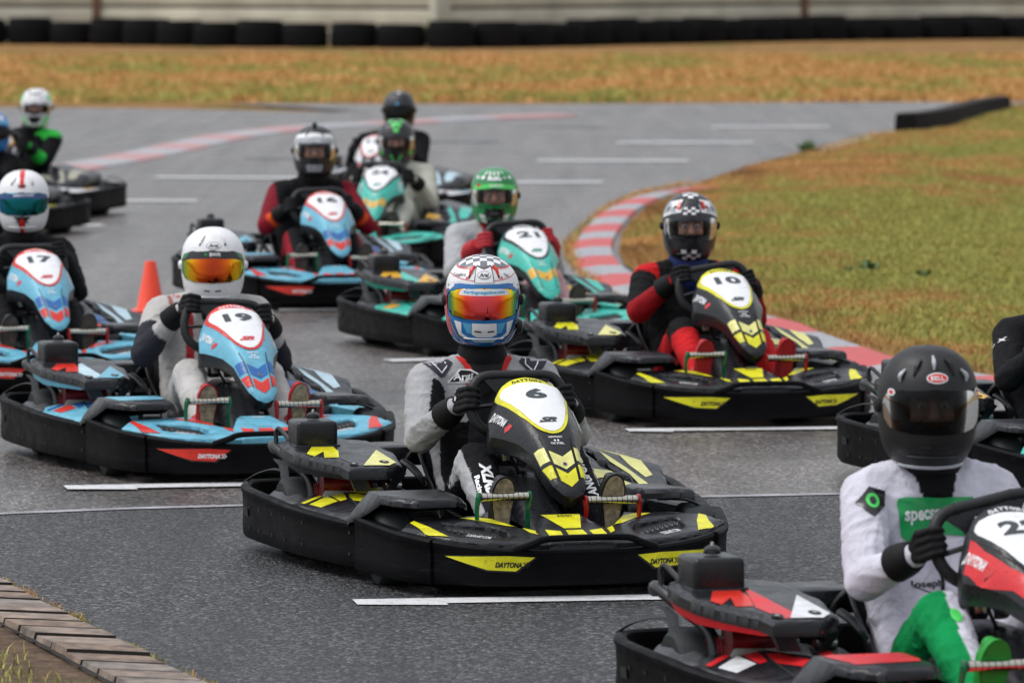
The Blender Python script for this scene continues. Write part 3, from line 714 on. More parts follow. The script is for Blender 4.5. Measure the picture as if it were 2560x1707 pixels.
def folds(me, amp, seed, f0=55):
    r = np.random.default_rng(seed); co = coords(me); no = np.empty(len(me.vertices) * 3); me.vertex_normals.foreach_get('vector', no); no = no.reshape(-1, 3)
    wp = co + .02 * np.sin(co[:, [1, 2, 0]] * 19 + r.random(3) * 6) + .011 * np.sin(co[:, [2, 0, 1]] * 43 + r.random(3) * 6)
    d = 0
    for i in range(5):
        k = r.normal(size=3); k /= np.linalg.norm(k); k *= f0 * (1 + .28 * i)
        m = .5 + .5 * np.sin(wp @ (r.normal(size=3) * 14) + r.random() * 6)
        d = d + (1 - np.abs(np.sin(wp @ k + r.random() * 6))) ** 2 * m / (1 + .3 * i)
    co += no * ((d - .55) * amp)[:, None]
    me.vertices.foreach_set('co', co.ravel()); me.update()
def hand_frame(sg, u, v, st):
    p = rim_pt(sg * u, v, st); q = rim_pt(sg * (u - .002), v + .02, st)
    T = (q - p).normalized(); O = T.cross(SC_N).normalized()
    if O.dot(p - SC_C) < 0: O = -O
    return p, T, O
def driver_body(name, pose, colf, seed, voxel=.0095):
    """one continuous suit-clad body; returns object, joint table"""
    dx, dz, dy = pose.get('head', (0, 0, 0)); st = pose.get('steer', 0); hu = pose.get('hands', ((.176, .005), (.176, .005)))
    def up(p):
        t = max(0, (p[2] - .17) / .76); lf = pose.get('lift', 0) * min(1, max(0, (p[2] - .2) / .35)); return Vector((p[0] + dx * t, p[1] + dy * t, p[2] + dz * t + lf))
    segs = []; wf = pose.get('wide', 1)
    def sg_(nm, a, b, ra, rb, s_=0): segs.append((nm, s_, Vector(a), Vector(b), ra, rb))
    W = {}
    for s_ in (1, -1):
        sg_('pelvis', (s_ * .08, -.28, .18), (s_ * .07, -.40, .30), .115, .115, s_)
        sg_('belly', up((s_ * .07, -.40, .30)), up((s_ * .085, -.44, .48)), .118, .12, s_)
        sg_('chest', up((s_ * .085, -.44, .48)), up((s_ * .105, -.445, .585)), .12, .118, s_)
        sg_('shoulder', up((s_ * .08, -.44, .63)), up((s_ * .205 * wf, -.415, .63)), .088, .080 * wf, s_)
        sg_('shoulder', up((s_ * .03, -.44, .69)), up((s_ * .17, -.42, .65)), .055, .062, s_)
        u, v = hu[0] if s_ == 1 else hu[1]; p, T, O = hand_frame(s_, u, v, st)
        wr = p + O * .040 + SC_N * .088 - T * .012; W[s_] = (p, T, O, wr)
        el = Vector(pose.get('elbow', {}).get(s_, (s_ * .285, -.21, .455))); el.z += dz * .4; el.x *= (1 + wf) / 2
        sg_('uarm', up((s_ * .212 * wf, -.415, .625)), el, .076, .060, s_); sg_('farm', el, wr, .062, .040, s_); sg_('farm', wr, wr + (p - wr) * .3, .034, .03, s_)
        kn = Vector(pose.get('knee', {}).get(s_, (s_ * .165, .12, .385)))
        sg_('thigh', (s_ * .09, -.28, .185), kn, .108, .076, s_); an = Vector((s_ * .192, .49, .195)); sg_('shin', kn, an, .078, .050, s_); sg_('shin', an, an + Vector((0, .045, -.015)), .047, .04, s_)
    sg_('neck', up((0, -.44, .64)), up((0, -.43, .75)), .100, .078); sg_('head', up((0, -.43, .80)), up((0, -.425, .87)), .07, .08)
    mb = MB()
    for nm, s_, a, b, ra, rb in segs: capsule(mb, a, b, ra, rb)
    me = remesh(mb, voxel, 5); folds(me, .0055, seed, 38); folds(me, .0015, seed + 50, 90)
    co = coords(me); best = np.full(len(co), 9.0); bi = np.zeros(len(co), int); bt = np.zeros(len(co))
    for i, (nm, s_, a, b, ra, rb) in enumerate(segs):
        a_, d = np.array(a), np.array(b - a); t = np.clip(((co - a_) @ d) / (d @ d), 0, 1); dist = np.linalg.norm(co - a_ - d * t[:, None], axis=1) - (ra + (rb - ra) * t)
        m = dist < best; best[m] = dist[m]; bi[m] = i; bt[m] = t[m]
    col = np.ones((len(co), 4))
    for i, (nm, s_, *_r) in enumerate(segs):
        m = np.nonzero(bi == i)[0]
        for j in m: col[j, :3] = colf(nm, s_, bt[j], co[j])
    ca = me.color_attributes.new('Col', 'FLOAT_COLOR', 'POINT'); ca.data.foreach_set('color', col.ravel())
    me.materials.clear(); me.materials.append(MATS['suit cloth']); me.name = name
    for p in me.polygons: p.material_index = 0
    o = bpy.data.objects.new(name, me); C.objects.link(o)
    return o, W, up
def make_glove(parent, s_, W, mat, cuffmat):
    p, T, O, wr = W; Nn = SC_N
    def q(o_, n_, t_): return p + O * o_ + Nn * n_ + T * t_
    def ang(a, r, t_): a = R(a); return q(r * math.cos(a), -r * math.sin(a), t_)
    mb = MB()
    for i, (t0, ln) in enumerate(((.035, .95), (.012, 1.0), (-.011, .97), (-.032, .88))):
        k = ang(-28, .040, t0); a = ang(48, .031, t0 * .98); b = ang(110 * ln, .0275, t0 * .95); c = ang(160 * ln, .026, t0 * .93)
        capsule(mb, k, a, .0125, .0112, mat, 10); capsule(mb, a, b, .0112, .0102, mat, 10); capsule(mb, b, c, .0102, .0092, mat, 10)
        capsule(mb, wr + (k - wr) * .25, k, .019, .0145, mat, 10)
    th = [q(.034, .045, -.008), q(.006, .040, .018), q(-.014, .028, .034), q(-.024, .012, .044)]
    for a, b, ra, rb in zip(th, th[1:], (.019, .0135, .012), (.0135, .012, .010)): capsule(mb, a, b, ra, rb, mat, 10)
    capsule(mb, wr, wr + (p - wr) * .35, .030, .026, mat, 14)
    me = remesh(mb, .0036, 2, .4); folds(me, .0014, 5, 160)
    me.materials.clear(); me.materials.append(MATS[mat])
    o = bpy.data.objects.new('glove', me); C.objects.link(o); o.parent = parent
    c = MB(); el = parent['_el'] if False else None
    return o, q
def cuff(parent, W, el, mat):
    p, T, O, wr = W; d = (Vector(el) - wr).normalized(); c = MB()
    c.tube([wr - d * .012, wr + d * .01, wr + d * .035, wr + d * .07, wr + d * .074], [.041, .047, .051, .053, .047], mat, 18); c.build('cuff', parent)
def make_boot(parent, s_, solem, upm, edgem):
    x = s_ * .196
    def S(u, v, h): return (x + u, .592 + .045 * (v + .13) / .26 * 1 - .010 * math.cos(v * 18) + h, .255 + v + .0)
    out = [(0, .133), (.028, .118), (.043, .08), (.044, .045), (.035, .0), (.030, -.05), (.035, -.09), (.027, -.122), (0, -.133), (-.027, -.122), (-.035, -.09), (-.028, -.05), (-.032, 0), (-.04, .045), (-.042, .08), (-.028, .118)]
    out = [(p[0], p[1]) for p in catmull([(a, b) for a, b in out], 3, True)]
    mb = MB(); capsule(mb, (x, .568, .33), (x, .540, .20), .036, .037, upm); capsule(mb, (x, .54, .20), (x, .528, .165), .037, .034, upm); capsule(mb, (x, .575, .365), (x, .57, .33), .024, .036, upm); capsule(mb, (x, .535, .19), (x, .475, .205), .038, .052, upm)
    mb.add([], [], upm)
    me = remesh(mb, .006, 3); me.materials.clear(); me.materials.append(MATS[upm]); o = bpy.data.objects.new('boot', me); C.objects.link(o); o.parent = parent
    b = MB(); lay(b, tris(out), S, edgem, 0, .02, .024); out2 = [(a * .86, b_ * .95) for a, b_ in out]; lay(b, tris(out2), S, solem, .003, .02); b.build('sole', o)
# helmet -------------------------------------------------------------
_hp = np.array(catmull([(-.152, .086, .112, .084), (-.137, .104, .134, .100), (-.10, .121, .151, .118), (-.05, .130, .155, .131), (0, .1325, .149, .139), (.04, .131, .141, .141), (.08, .122, .126, .133), (.112, .103, .104, .115), (.136, .076, .076, .087), (.150, .043, .043, .051), (.1545, .0, .0, .0)], 6))
HS = .135
def hel(s_, z):
    a, f, r = (float(np.interp(z, _hp[:, 0], _hp[:, i])) for i in (1, 2, 3)); ph = s_ / HS
    return Vector((a * math.sin(ph), (f if math.cos(ph) > 0 else r) * math.cos(ph), z))
def hel_S(s_, z, h):
    p = hel(s_, z); e = .002
    n = (hel(s_ + e, z) - hel(s_ - e, z)).cross(hel(s_, min(z + e, .1544)) - hel(s_, z - e))
    if n.length < 1e-9: n = Vector((0, 0, 1))
    n.normalize()
    if n.dot(p) < 0: n = -n
    return p + n * h
def top_S(x, y, h):
    lo, hi = 0.0, .1544
    for _ in range(24):
        m = (lo + hi) / 2; a, f, r = (float(np.interp(m, _hp[:, 0], _hp[:, i])) for i in (1, 2, 3)); g_ = f if y > 0 else r
        if (x / max(a, 1e-5)) ** 2 + (y / max(g_, 1e-5)) ** 2 < 1: lo = m
        else: hi = m
    n = Vector((x * 6, y * 5, .9)).normalized(); return Vector((x, y, lo)) + n * h
EYE = [(.150, -.040), (.152, .030), (.10, .047), (0, .053), (-.10, .047), (-.152, .030), (-.150, -.040), (-.08, -.052), (0, -.055), (.08, -.052)]
VIS = [(.160, -.022), (.166, .018), (.150, .040), (.10, .053), (0, .059), (-.10, .053), (-.150, .040), (-.166, .018), (-.160, -.022), (-.135, -.040), (-.08, -.047), (0, -.049), (.08, -.047), (.135, -.040)]
def rect(x0, y0, x1, y1): return [(x0, y0), (x1, y0), (x1, y1), (x0, y1)]
def make_helmet(parent, pos, yaw, pitch, shell, visor, designs=(), opened=False, vents='shell', extras=(), roll=0, low=1.0, size=1.0, top=1.0):
    """designs: list of (material, [polygons or triangles], surface 's' or 't', height)"""
    mt = MB(); n = 72; rows = _hp[:-1]; vs = []; fs = []
    ins = lambda s_, z: abs(s_) < .14 and (-.040 + .012 * abs(s_) / .15) < z < (.044 - .018 * (s_ / .15) ** 2)
    for z, a, f, r in rows:
        for j in range(n):
            ph = -math.pi + 2 * math.pi * j / n; vs.append((a * math.sin(ph), (f if math.cos(ph) > 0 else r) * math.cos(ph), z))
    vs.append((0, 0, .1545)); m_ = len(rows)
    for i in range(m_ - 1):
        for j in range(n):
            s_ = (-math.pi + 2 * math.pi * (j + .5) / n) * HS; z = (rows[i][0] + rows[i + 1][0]) / 2
            if opened and ins(s_, z): continue
            fs.append([i * n + j, i * n + (j + 1) % n, (i + 1) * n + (j + 1) % n, (i + 1) * n + j])
    for j in range(n): fs.append([(m_ - 1) * n + j, (m_ - 1) * n + (j + 1) % n, m_ * n])
    mt.add(vs, fs, shell)
    # liner just inside
    mt.add([Vector(v) * .955 for v in vs], [f for f in fs], 'helmet liner')
    mt.tube([hel_S(-math.pi * HS + 2 * math.pi * HS * i / 40, -.150, -.002) for i in range(40)], .0055, 'helmet liner', 8, closed=True)
    for d in designs:
        mat, polys, kind, h = d; S = hel_S if kind == 's' else top_S
        for P in polys:
            T = [P] if len(P) == 3 else tris(P); lay(mt, T, S, mat, h, .0085)
    # vents
    vm = shell if vents in ('shell', 'white') else vents
    for sx in (1, -1):
        q = [hel_S(sx * .062, .098, .0), hel_S(sx * .060, .115, .006), hel_S(sx * .05, .130, .004)]
        mt.tube(q, [.004, .007, .004], vm, 8, 3, flat=.6); mt.tube([hel_S(sx * .064, .092, .001), hel_S(sx * .0625, .1, .0035)], .003, 'helmet liner', 6)
        for rr, zz in ((.020, .0), (.012, .004)): pass
        c = hel_S(sx * .198, .0, .004); M = Matrix.Translation(c) @ Vector((sx, .15, 0)).to_track_quat('Z', 'Y').to_matrix().to_4x4()
        mt.lathe([(0, .008), (.012, .008), (.016, .005), (.019, 0), (.02, -.006)], 'helmet liner' if vents != 'white' else shell, 16, M)
        mt.tube([hel_S(sx * .012, -.092, .001), hel_S(sx * .038, -.090, .001)], .0028, 'helmet liner', 6)
    mt.tube([hel_S(s_ / 100, -.118, .002) for s_ in range(-9, 10)], [.001] + [.003] * 17 + [.001], shell, 6)
    for e in extras: e(mt)
    ho = mt.build('helmet', parent, 40)
    ho.matrix_local = Matrix.Translation(pos) @ Matrix.Rotation(yaw, 4, 'Z') @ Matrix.Rotation(roll, 4, 'Y') @ Matrix.Rotation(-pitch, 4, 'X') @ Matrix.Scale(size, 4)
    v = MB(); VI = [(a, b * (top if b > 0 else low)) for a, b in VIS]; lay(v, tris(VI), hel_S, visor, .0035, .012, .0 if opened else .003)
    v.tube([hel_S(a, b, .003) for a, b in VI], .0017, 'helmet liner', 6, closed=True)
    vo = v.build('visor', ho, 0)
    return ho, vo
def make_face(parent, ho, skin='skin', mask=-.035):
    mb = MB()
    for P in (((0, .0, .045), (0, .01, .01), .082, .085), ((0, .025, 0), (0, .03, -.05), .074, .062), ((0, .105, .02), (0, .122, -.016), .010, .014), ((-.010, .112, -.018), (.010, .112, -.018), .009, .009),
              ((-.018, .092, -.047), (.018, .092, -.047), .012, .012), ((-.045, .085, .030), (.045, .085, .030), .016, .016), ((.04, .072, -.02), (.036, .07, -.04), .026, .024), ((-.04, .072, -.02), (-.036, .07, -.04), .026, .024)):
        capsule(mb, *P, mat=skin)
    me = remesh(mb, .005, 3); me.materials.clear(); me.materials.append(MATS[skin]); me.materials.append(MATS['glove black'])
    for p in me.polygons:
        c = p.center
        if c.z < mask or c.z > .044 or abs(c.x) > .058: p.material_index = 1
    o = bpy.data.objects.new('face', me); C.objects.link(o); o.parent = parent; o.matrix_local = ho.matrix_local.copy()
    for sx in (1, -1):
        e = MB(); M = Matrix.Translation((sx * .030, .091, .010))
        e.lathe([(0, .0125), (.006, .011), (.0108, .006), (.0125, 0), (.011, -.006)], 'eye white', 12, M @ Matrix.Rotation(-math.pi / 2, 4, 'X')); e.lathe([(0, .0132), (.004, .0128), (.0055, .0115)], 'eye dark', 10, M @ Matrix.Rotation(-math.pi / 2, 4, 'X')); e.build('eye', o)
        e = MB(); e.tube([(sx * .012, .108, .026), (sx * .028, .109, .031), (sx * .046, .098, .027)], [.003, .0036, .002], 'brow', 6, 3); e.build('eyebrow', o)
    return o
def body_S(o, org, U, V, D):
    bv = BVHTree.FromPolygons([v.co.copy() for v in o.data.vertices], [tuple(p.vertices) for p in o.data.polygons])
    org, U, V, D = Vector(org), Vector(U).normalized(), Vector(V).normalized(), Vector(D).normalized()
    def S(u, v, h):
        p = org + U * u + V * v; hit = bv.ray_cast(p - D * .6, D)
        if hit[0] is None: return None
        return hit[0] - D * (h + .003)
    return S
def patch(parent, name, S, items, cell=.012):
    b = MB()
    for mat, T, h in items: lay(b, T, S, mat, h, cell)
    return b.build(name, parent, 0)
# ------------------------------------------------------------------ ground, track, kerbs, wall (the setting)
def g3(x, y, z=0): a = at(x, y); return (a[0], a[1], z)
def struct(o): return tag(o, kind='structure')
def asphalt_mat(name, c0, c1, scale, rough, bump, brown=.0):
    m, t, b = nodes(name)
    tc = N(t, 'ShaderNodeTexCoord')
    vo = N(t, 'ShaderNodeTexVoronoi', Scale=scale, Randomness=1.0); t.links.new(tc.outputs['Object'], vo.inputs['Vector'])
    n1 = N(t, 'ShaderNodeTexNoise', Scale=.7, Detail=8.0, Roughness=.6); t.links.new(tc.outputs['Object'], n1.inputs['Vector'])
    n4 = N(t, 'ShaderNodeTexNoise', Scale=scale * .35, Detail=4.0, Roughness=.7); t.links.new(tc.outputs['Object'], n4.inputs['Vector'])
    sep = N(t, 'ShaderNodeSeparateColor'); t.links.new(vo.outputs['Color'], sep.inputs[0])
    r = ramp(t, sep.outputs[0], [(0, tuple(c * .35 for c in c0)), (.55, c0), (.85, c1), (1, tuple(min(1, c * 2.1) for c in c1))])
    # rubbered streaks along the driving direction and old patches
    ms = N(t, 'ShaderNodeMapping'); ms.inputs['Scale'].default_value = (2.6, .12, 1); ms.inputs['Rotation'].default_value = (0, 0, R(14)); t.links.new(tc.outputs['Object'], ms.inputs[0])
    n6 = N(t, 'ShaderNodeTexNoise', Scale=1.3, Detail=6.0, Roughness=.6); t.links.new(ms.outputs[0], n6.inputs['Vector'])
    ax = N(t, 'ShaderNodeMath', operation='ADD'); t.links.new(n1.outputs[0], ax.inputs[0]); t.links.new(n6.outputs[0], ax.inputs[1])
    ah = N(t, 'ShaderNodeMath', operation='MULTIPLY'); ah.inputs[1].default_value = .5; t.links.new(ax.outputs[0], ah.inputs[0])
    big = ramp(t, ah.outputs[0], [(.36, .42), (.48, .85), (.62, 1.3)])
    mx = N(t, 'ShaderNodeMix', data_type='RGBA', blend_type='MULTIPLY'); mx.inputs[0].default_value = 1
    t.links.new(r.outputs[0], mx.inputs[6]); t.links.new(big.outputs[0], mx.inputs[7])
    t.links.new(mx.outputs[2], b.inputs['Base Color'])
    b.inputs['Specular IOR Level'].default_value = .45; rr = ramp(t, n1.outputs[0], [(.3, rough - .1), (.7, rough + .12)]); t.links.new(rr.outputs[0], b.inputs['Roughness'])
    ad = N(t, 'ShaderNodeMath', operation='ADD'); t.links.new(vo.outputs['Distance'], ad.inputs[0]); t.links.new(n4.outputs[0], ad.inputs[1])
    bp = N(t, 'ShaderNodeBump', Strength=bump, Distance=.012); bp.invert = True; t.links.new(ad.outputs[0], bp.inputs['Height']); t.links.new(bp.outputs[0], b.inputs['Normal'])
    return m
asphalt_mat('track asphalt', (.098, .088, .082), (.21, .188, .176), 85, .30, .24)
asphalt_mat('old asphalt', (.026, .026, .028), (.085, .085, .089), 82, .52, .65)
def grass_mat():
    m, t, b = nodes('dry grass')
    tc = N(t, 'ShaderNodeTexCoord')
    mp = N(t, 'ShaderNodeMapping'); mp.inputs['Scale'].default_value = (1, .45, 1); t.links.new(tc.outputs['Object'], mp.inputs[0])
    n1 = N(t, 'ShaderNodeTexNoise', Scale=.55, Detail=7.0, Roughness=.62); t.links.new(mp.outputs[0], n1.inputs['Vector'])
    n2 = N(t, 'ShaderNodeTexNoise', Scale=3.2, Detail=8.0, Roughness=.75); t.links.new(mp.outputs[0], n2.inputs['Vector'])
    r1 = ramp(t, n2.outputs[0], [(.25, (.10, .055, .022)), (.42, (.24, .125, .045)), (.55, (.34, .19, .075)), (.7, (.38, .25, .11))])
    r2 = ramp(t, n2.outputs[0], [(.3, (.05, .06, .012)), (.6, (.17, .155, .03)), (.75, (.30, .24, .06))])
    f = ramp(t, n1.outputs[0], [(.50, 0), (.66, .85)])
    mx = N(t, 'ShaderNodeMix', data_type='RGBA'); t.links.new(f.outputs[0], mx.inputs[0]); t.links.new(r1.outputs[0], mx.inputs[6]); t.links.new(r2.outputs[0], mx.inputs[7])
    t.links.new(mx.outputs[2], b.inputs['Base Color']); b.inputs['Roughness'].default_value = .95; b.inputs['Specular IOR Level'].default_value = .1
    bp = N(t, 'ShaderNodeBump', Strength=1, Distance=.06); t.links.new(n2.outputs[0], bp.inputs['Height']); t.links.new(bp.outputs[0], b.inputs['Normal'])
grass_mat()
def soil_mat():
    m, t, b = nodes('soil'); tc = N(t, 'ShaderNodeTexCoord')
    n2 = N(t, 'ShaderNodeTexNoise', Scale=14.0, Detail=8.0, Roughness=.75); t.links.new(tc.outputs['Object'], n2.inputs['Vector'])
    r1 = ramp(t, n2.outputs[0], [(.3, (.05, .03, .018)), (.5, (.14, .085, .05)), (.68, (.26, .17, .10))]); t.links.new(r1.outputs[0], b.inputs['Base Color']); b.inputs['Roughness'].default_value = .95
    bp = N(t, 'ShaderNodeBump', Strength=1, Distance=.03); t.links.new(n2.outputs[0], bp.inputs['Height']); t.links.new(bp.outputs[0], b.inputs['Normal'])
soil_mat()
def paintroad(name, col, wear=.5):
    m, t, b = nodes(name); tc = N(t, 'ShaderNodeTexCoord')
    n2 = N(t, 'ShaderNodeTexNoise', Scale=22.0, Detail=8.0, Roughness=.8); t.links.new(tc.outputs['Object'], n2.inputs['Vector'])
    r1 = ramp(t, n2.outputs[0], [(.30, (.09, .088, .085)), (.30 + .16 * wear + .02, tuple(c * .85 for c in col)), (.8, col)]); t.links.new(r1.outputs[0], b.inputs['Base Color'])
    b.inputs['Roughness'].default_value = .45
    bp = N(t, 'ShaderNodeBump', Strength=.5, Distance=.01); t.links.new(n2.outputs[0], bp.inputs['Height']); t.links.new(bp.outputs[0], b.inputs['Normal'])
paintroad('line paint', (.85, .85, .86), .8); paintroad('faint paint', (.30, .30, .31), 1.2); paintroad('kerb red', (.68, .075, .075), 1.0); paintroad('kerb white', (.46, .47, .50), 1.3)
paintroad('kerb faded red', (.58, .30, .30), .9); paintroad('kerb faded white', (.50, .50, .52), 1.2)
plain('block concrete', (.24, .185, .15), .8, noise=.55, scale=14, bump=1, bscale=45)
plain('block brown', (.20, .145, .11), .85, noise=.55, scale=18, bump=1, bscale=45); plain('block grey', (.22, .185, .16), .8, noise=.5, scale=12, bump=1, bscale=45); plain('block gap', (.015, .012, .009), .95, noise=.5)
plain('panel concrete', (.62, .58, .46), .85, noise=.22, scale=.8, bump=.3, bscale=30)
plain('panel groove', (.10, .085, .06), .9); plain('post concrete', (.62, .59, .48), .85, noise=.15, scale=2); plain('post rust', (.17, .09, .05), .8, noise=.4)
def sheet(name, P, z, mat, cell=None):
    b = MB(); P = [tuple(p[:2]) for p in P]
    if cell: lay(b, tris(P), lambda x, y, h: (x, y, z), mat, 0, cell)
    else:
        for T in tris(P): b.add([(x, y, z) for x, y in T], [[0, 1, 2]], mat)
    return struct(b.build(name, None, 0, 1e-5))
def pxs(L_): return [at(x, y) for x, y in L_]
sheet('ground', [(-400, -60), (400, -60), (400, 600), (-400, 600)], -.03, 'dry grass')
T_ = [(-9, 4), (9, 4)]
sheet('asphalt_track', [(-30, 2), (30, 2), (30, 60)] + [(40, 78), (16, 81)] + pxs([(2352, 234), (1800, 236), (1180, 240), (700, 239), (520, 238), (840, 256), (700, 257), (480, 252), (300, 249), (0, 247), (-300, 247)]) + [(-40, 70)], 0, 'track asphalt')
SEAM = [(-200, 1192), (0, 1183), (300, 1171), (600, 1163), (1160, 1152), (1560, 1145), (1940, 1137), (2500, 1122)]
sheet('asphalt_patch', pxs(SEAM) + [(8, 3), (-8, 3)], .004, 'old asphalt')
b = MB()
for (x0, y0), (x1, y1) in zip(SEAM, SEAM[1:]):
    a, c = at(x0, y0), at(x1, y1); b.add([(a[0], a[1] - .035, .008), (c[0], c[1] - .035, .008), (c[0], c[1] + .035, .008), (a[0], a[1] + .035, .008)], [[0, 1, 2, 3]], 'seam')
plain('seam', (.36, .36, .38), .4, noise=.45, scale=6); struct(b.build('asphalt_seam', None, 0))
# grid markings
b = MB()
LM = 'line paint'
def line(x0, y0, x1, y1, wd=.13, L_=None, head=0):
    a, c = Vector(at(x0, y0)), Vector(at(x1, y1)); d = (c - a).normalized()
    if L_: c = a + d * L_
    n_ = Vector((-d.y, d.x)) * wd / 2
    b.add([(*(a - n_), .0085), (*(c - n_), .0085), (*(c + n_), .0085), (*(a + n_), .0085)], [[0, 1, 2, 3]], LM)
    if head: e = a + d * head; b.add([(*(a - n_ * 1.2 + d * .08), .0083), (*(e - n_ * 1.7), .0083), (*(e - n_), .0083), (*(a - n_), .0083)], [[0, 1, 2, 3]], 'line paint')
line(815, 1387, 1540, 1375, .15, 1.55, .30); line(150, 1123, 545, 1116, .16, 1.5, .28); line(1440, 991, 1910, 986, .14, 1.5, .2); line(890, 831, 960, 829, .16, 1.5)
line(640, 713, 780, 712, .2, 1.5); line(275, 463, 453, 463, .28); line(357, 409, 726, 411, .32); line(1006, 421, 1385, 420, .34); line(1235, 371, 1580, 371, .38)
line(1415, 329, 1730, 329, .4); line(1635, 293, 1905, 293, .4); line(170, 520, 235, 519, .25)
LM = 'faint paint'; line(560, 364, 880, 364, .3); line(960, 325, 1150, 325, .35); line(1240, 292, 1400, 292, .35)
struct(b.build('road_marking', None, 0))
# kerbs
def kerb(name, px_, wd, mats, seg, h0, h1, outer, dn):
    P = np.array([at(x, y + dn) for x, y in px_]); P = np.array(catmull(P, 10)); d = np.diff(P, axis=0); S_ = np.concatenate([[0], np.cumsum(np.hypot(*d.T))])
    t = np.gradient(P, S_, axis=0); t /= np.hypot(*t.T)[:, None]; Nn = np.stack([-t[:, 1], t[:, 0]], 1) * outer
    b = MB(); L_ = S_[-1]; n_ = int(L_ / .2); prof = [(wd / 2 + .02, -.02), (wd / 2, h0), (wd / 2 - .06, h0 + .01), (0, (h0 + h1) / 2 + .01), (-wd / 2, h1), (-wd / 2 - .02, -.02)]
    for i in range(n_):
        u0, u1 = L_ * i / n_, L_ * (i + 1) / n_; m = mats[int(u0 / seg) % 2]; vs = []
        for u in (u0, u1):
            p = np.array([np.interp(u, S_, P[:, 0]), np.interp(u, S_, P[:, 1])]); q = np.array([np.interp(u, S_, Nn[:, 0]), np.interp(u, S_, Nn[:, 1])])
            vs += [(*(p + q * o), z) for o, z in prof]
        k = len(prof); b.add(vs, [[j, j + 1, k + j + 1, k + j] for j in range(k - 1)], m)
    return struct(b.build(name, None, 45, 1e-4))
kerb('kerb', [(1640, 432), (1560, 438), (1495, 451), (1430, 480), (1392, 515), (1367, 550), (1361, 580), (1376, 610), (1413, 640), (1472, 674), (1560, 700), (1660, 722), (1775, 748), (1830, 772), (1920, 804), (2010, 834), (2150, 862), (2290, 884), (2420, 904), (2600, 928)], .27, ('kerb red', 'kerb white'), 1.15, .014, .034, -1, 5)
kerb('kerb', [(-300, 500), (-80, 445), (60, 410), (170, 387), (300, 364), (420, 338), (540, 313), (700, 295), (870, 286), (1000, 278), (1150, 271), (1290, 266)], .50, ('kerb faded red', 'kerb faded white'), 1.5, .02, .035, -1, 2)
# notched block kerb at bottom left
A_, B_ = Vector(at(0, 1322, .04)), Vector(at(490, 1570, .04)); dr = (B_ - A_).normalized(); L_ = (B_ - A_).length
b = MB(); pitch = .222; nb = 34; rr_ = random.Random(3)
for i in range(nb):
    p = A_ + dr * (pitch * (i - 12)); wd = .275; jit = rr_.uniform(-.004, .004); z0 = rr_.uniform(-.004, .004)
    bank = lambda x, y, z: (x, y, z)
    x1 = p.x + jit; x0 = x1 - wd; y0 = p.y; y1 = p.y + pitch * .86
    sh = dr.x / dr.y * (y1 - y0); t0_ = .036 + z0; t1_ = .044 + z0; j2 = rr_.uniform(-.01, .01)
    v = [(x0, y0 + .03, .0), (x1, y0, .0), (x1 - .008, y0 + .010, t0_), (x0 + .012, y0 + .036, t1_), (x0 + sh, y1 + .03, -.01), (x1 + sh, y1, -.01), (x1 + sh - .008, y1 - .008, t0_), (x0 + sh + .012, y1 + .018 + j2, t1_)]
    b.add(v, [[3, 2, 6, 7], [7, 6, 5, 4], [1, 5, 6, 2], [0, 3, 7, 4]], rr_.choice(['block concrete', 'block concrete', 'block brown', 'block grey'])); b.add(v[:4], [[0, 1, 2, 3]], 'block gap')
a0, a1 = A_ - dr * 3, A_ + dr * 5
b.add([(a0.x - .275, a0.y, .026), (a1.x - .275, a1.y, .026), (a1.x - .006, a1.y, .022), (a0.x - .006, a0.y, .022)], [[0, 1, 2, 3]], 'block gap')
struct(b.build('block_kerb', None, 30))
b = MB(); b.add([(a0.x - 6, a0.y, .008), (a1.x - 6, a1.y, .008), (a1.x - .25, a1.y, .014), (a0.x - .25, a0.y, .014)], [[0, 1, 2, 3]], 'soil'); struct(b.build('soil_verge', None, 0))

# grass bank on the inside of the bend
BANK = [(2352, 242), (2290, 246), (2200, 268), (2100, 296), (2040, 306), (1960, 318), (1850, 350), (1750, 375), (1650, 405), (1590, 428), (1535, 455), (1482, 480), (1443, 515), (1425, 545), (1420, 580), (1433, 608), (1478, 640), (1560, 672), (1650, 700), (1760, 729), (1850, 757), (1940, 788), (2040, 819), (2150, 848), (2300, 871), (2420, 890), (2600, 914)]
BK = pxs(BANK) + [(22, 30), (30, 60), (24, 79)]
BKA = np.array(BK)
def inside(P, poly):
    x, y = P[:, 0], P[:, 1]; ins_ = np.zeros(len(P), bool); n_ = len(poly)
    for i in range(n_):
        x0, y0 = poly[i]; x1, y1 = poly[(i + 1) % n_]
        c = ((y0 > y) != (y1 > y)) & (x < (x1 - x0) * (y - y0) / (y1 - y0 + 1e-12) + x0); ins_ ^= c
    return ins_
def edge_d(P, poly):
    A = np.array(poly); B = np.roll(A, -1, 0); out = np.full(len(P), 1e9)
    for a, b_ in zip(A, B):
        d = b_ - a; t = np.clip(((P - a) @ d) / (d @ d + 1e-12), 0, 1); out = np.minimum(out, np.hypot(*(P - a - t[:, None] * d).T))
    return out
def hills(x, y): return .035 * np.sin(x * 1.7 + y * .31) + .03 * np.sin(x * .6 - y * .83 + 1) + .02 * np.sin(x * 3.1 + y * 1.3)
def bank_z(P):
    d = edge_d(P, BK); return .008 + np.minimum(d, .6) * .04 + np.clip(d - .3, 0, 2) * (.012 + .3 * hills(P[:, 0], P[:, 1]) * .6)
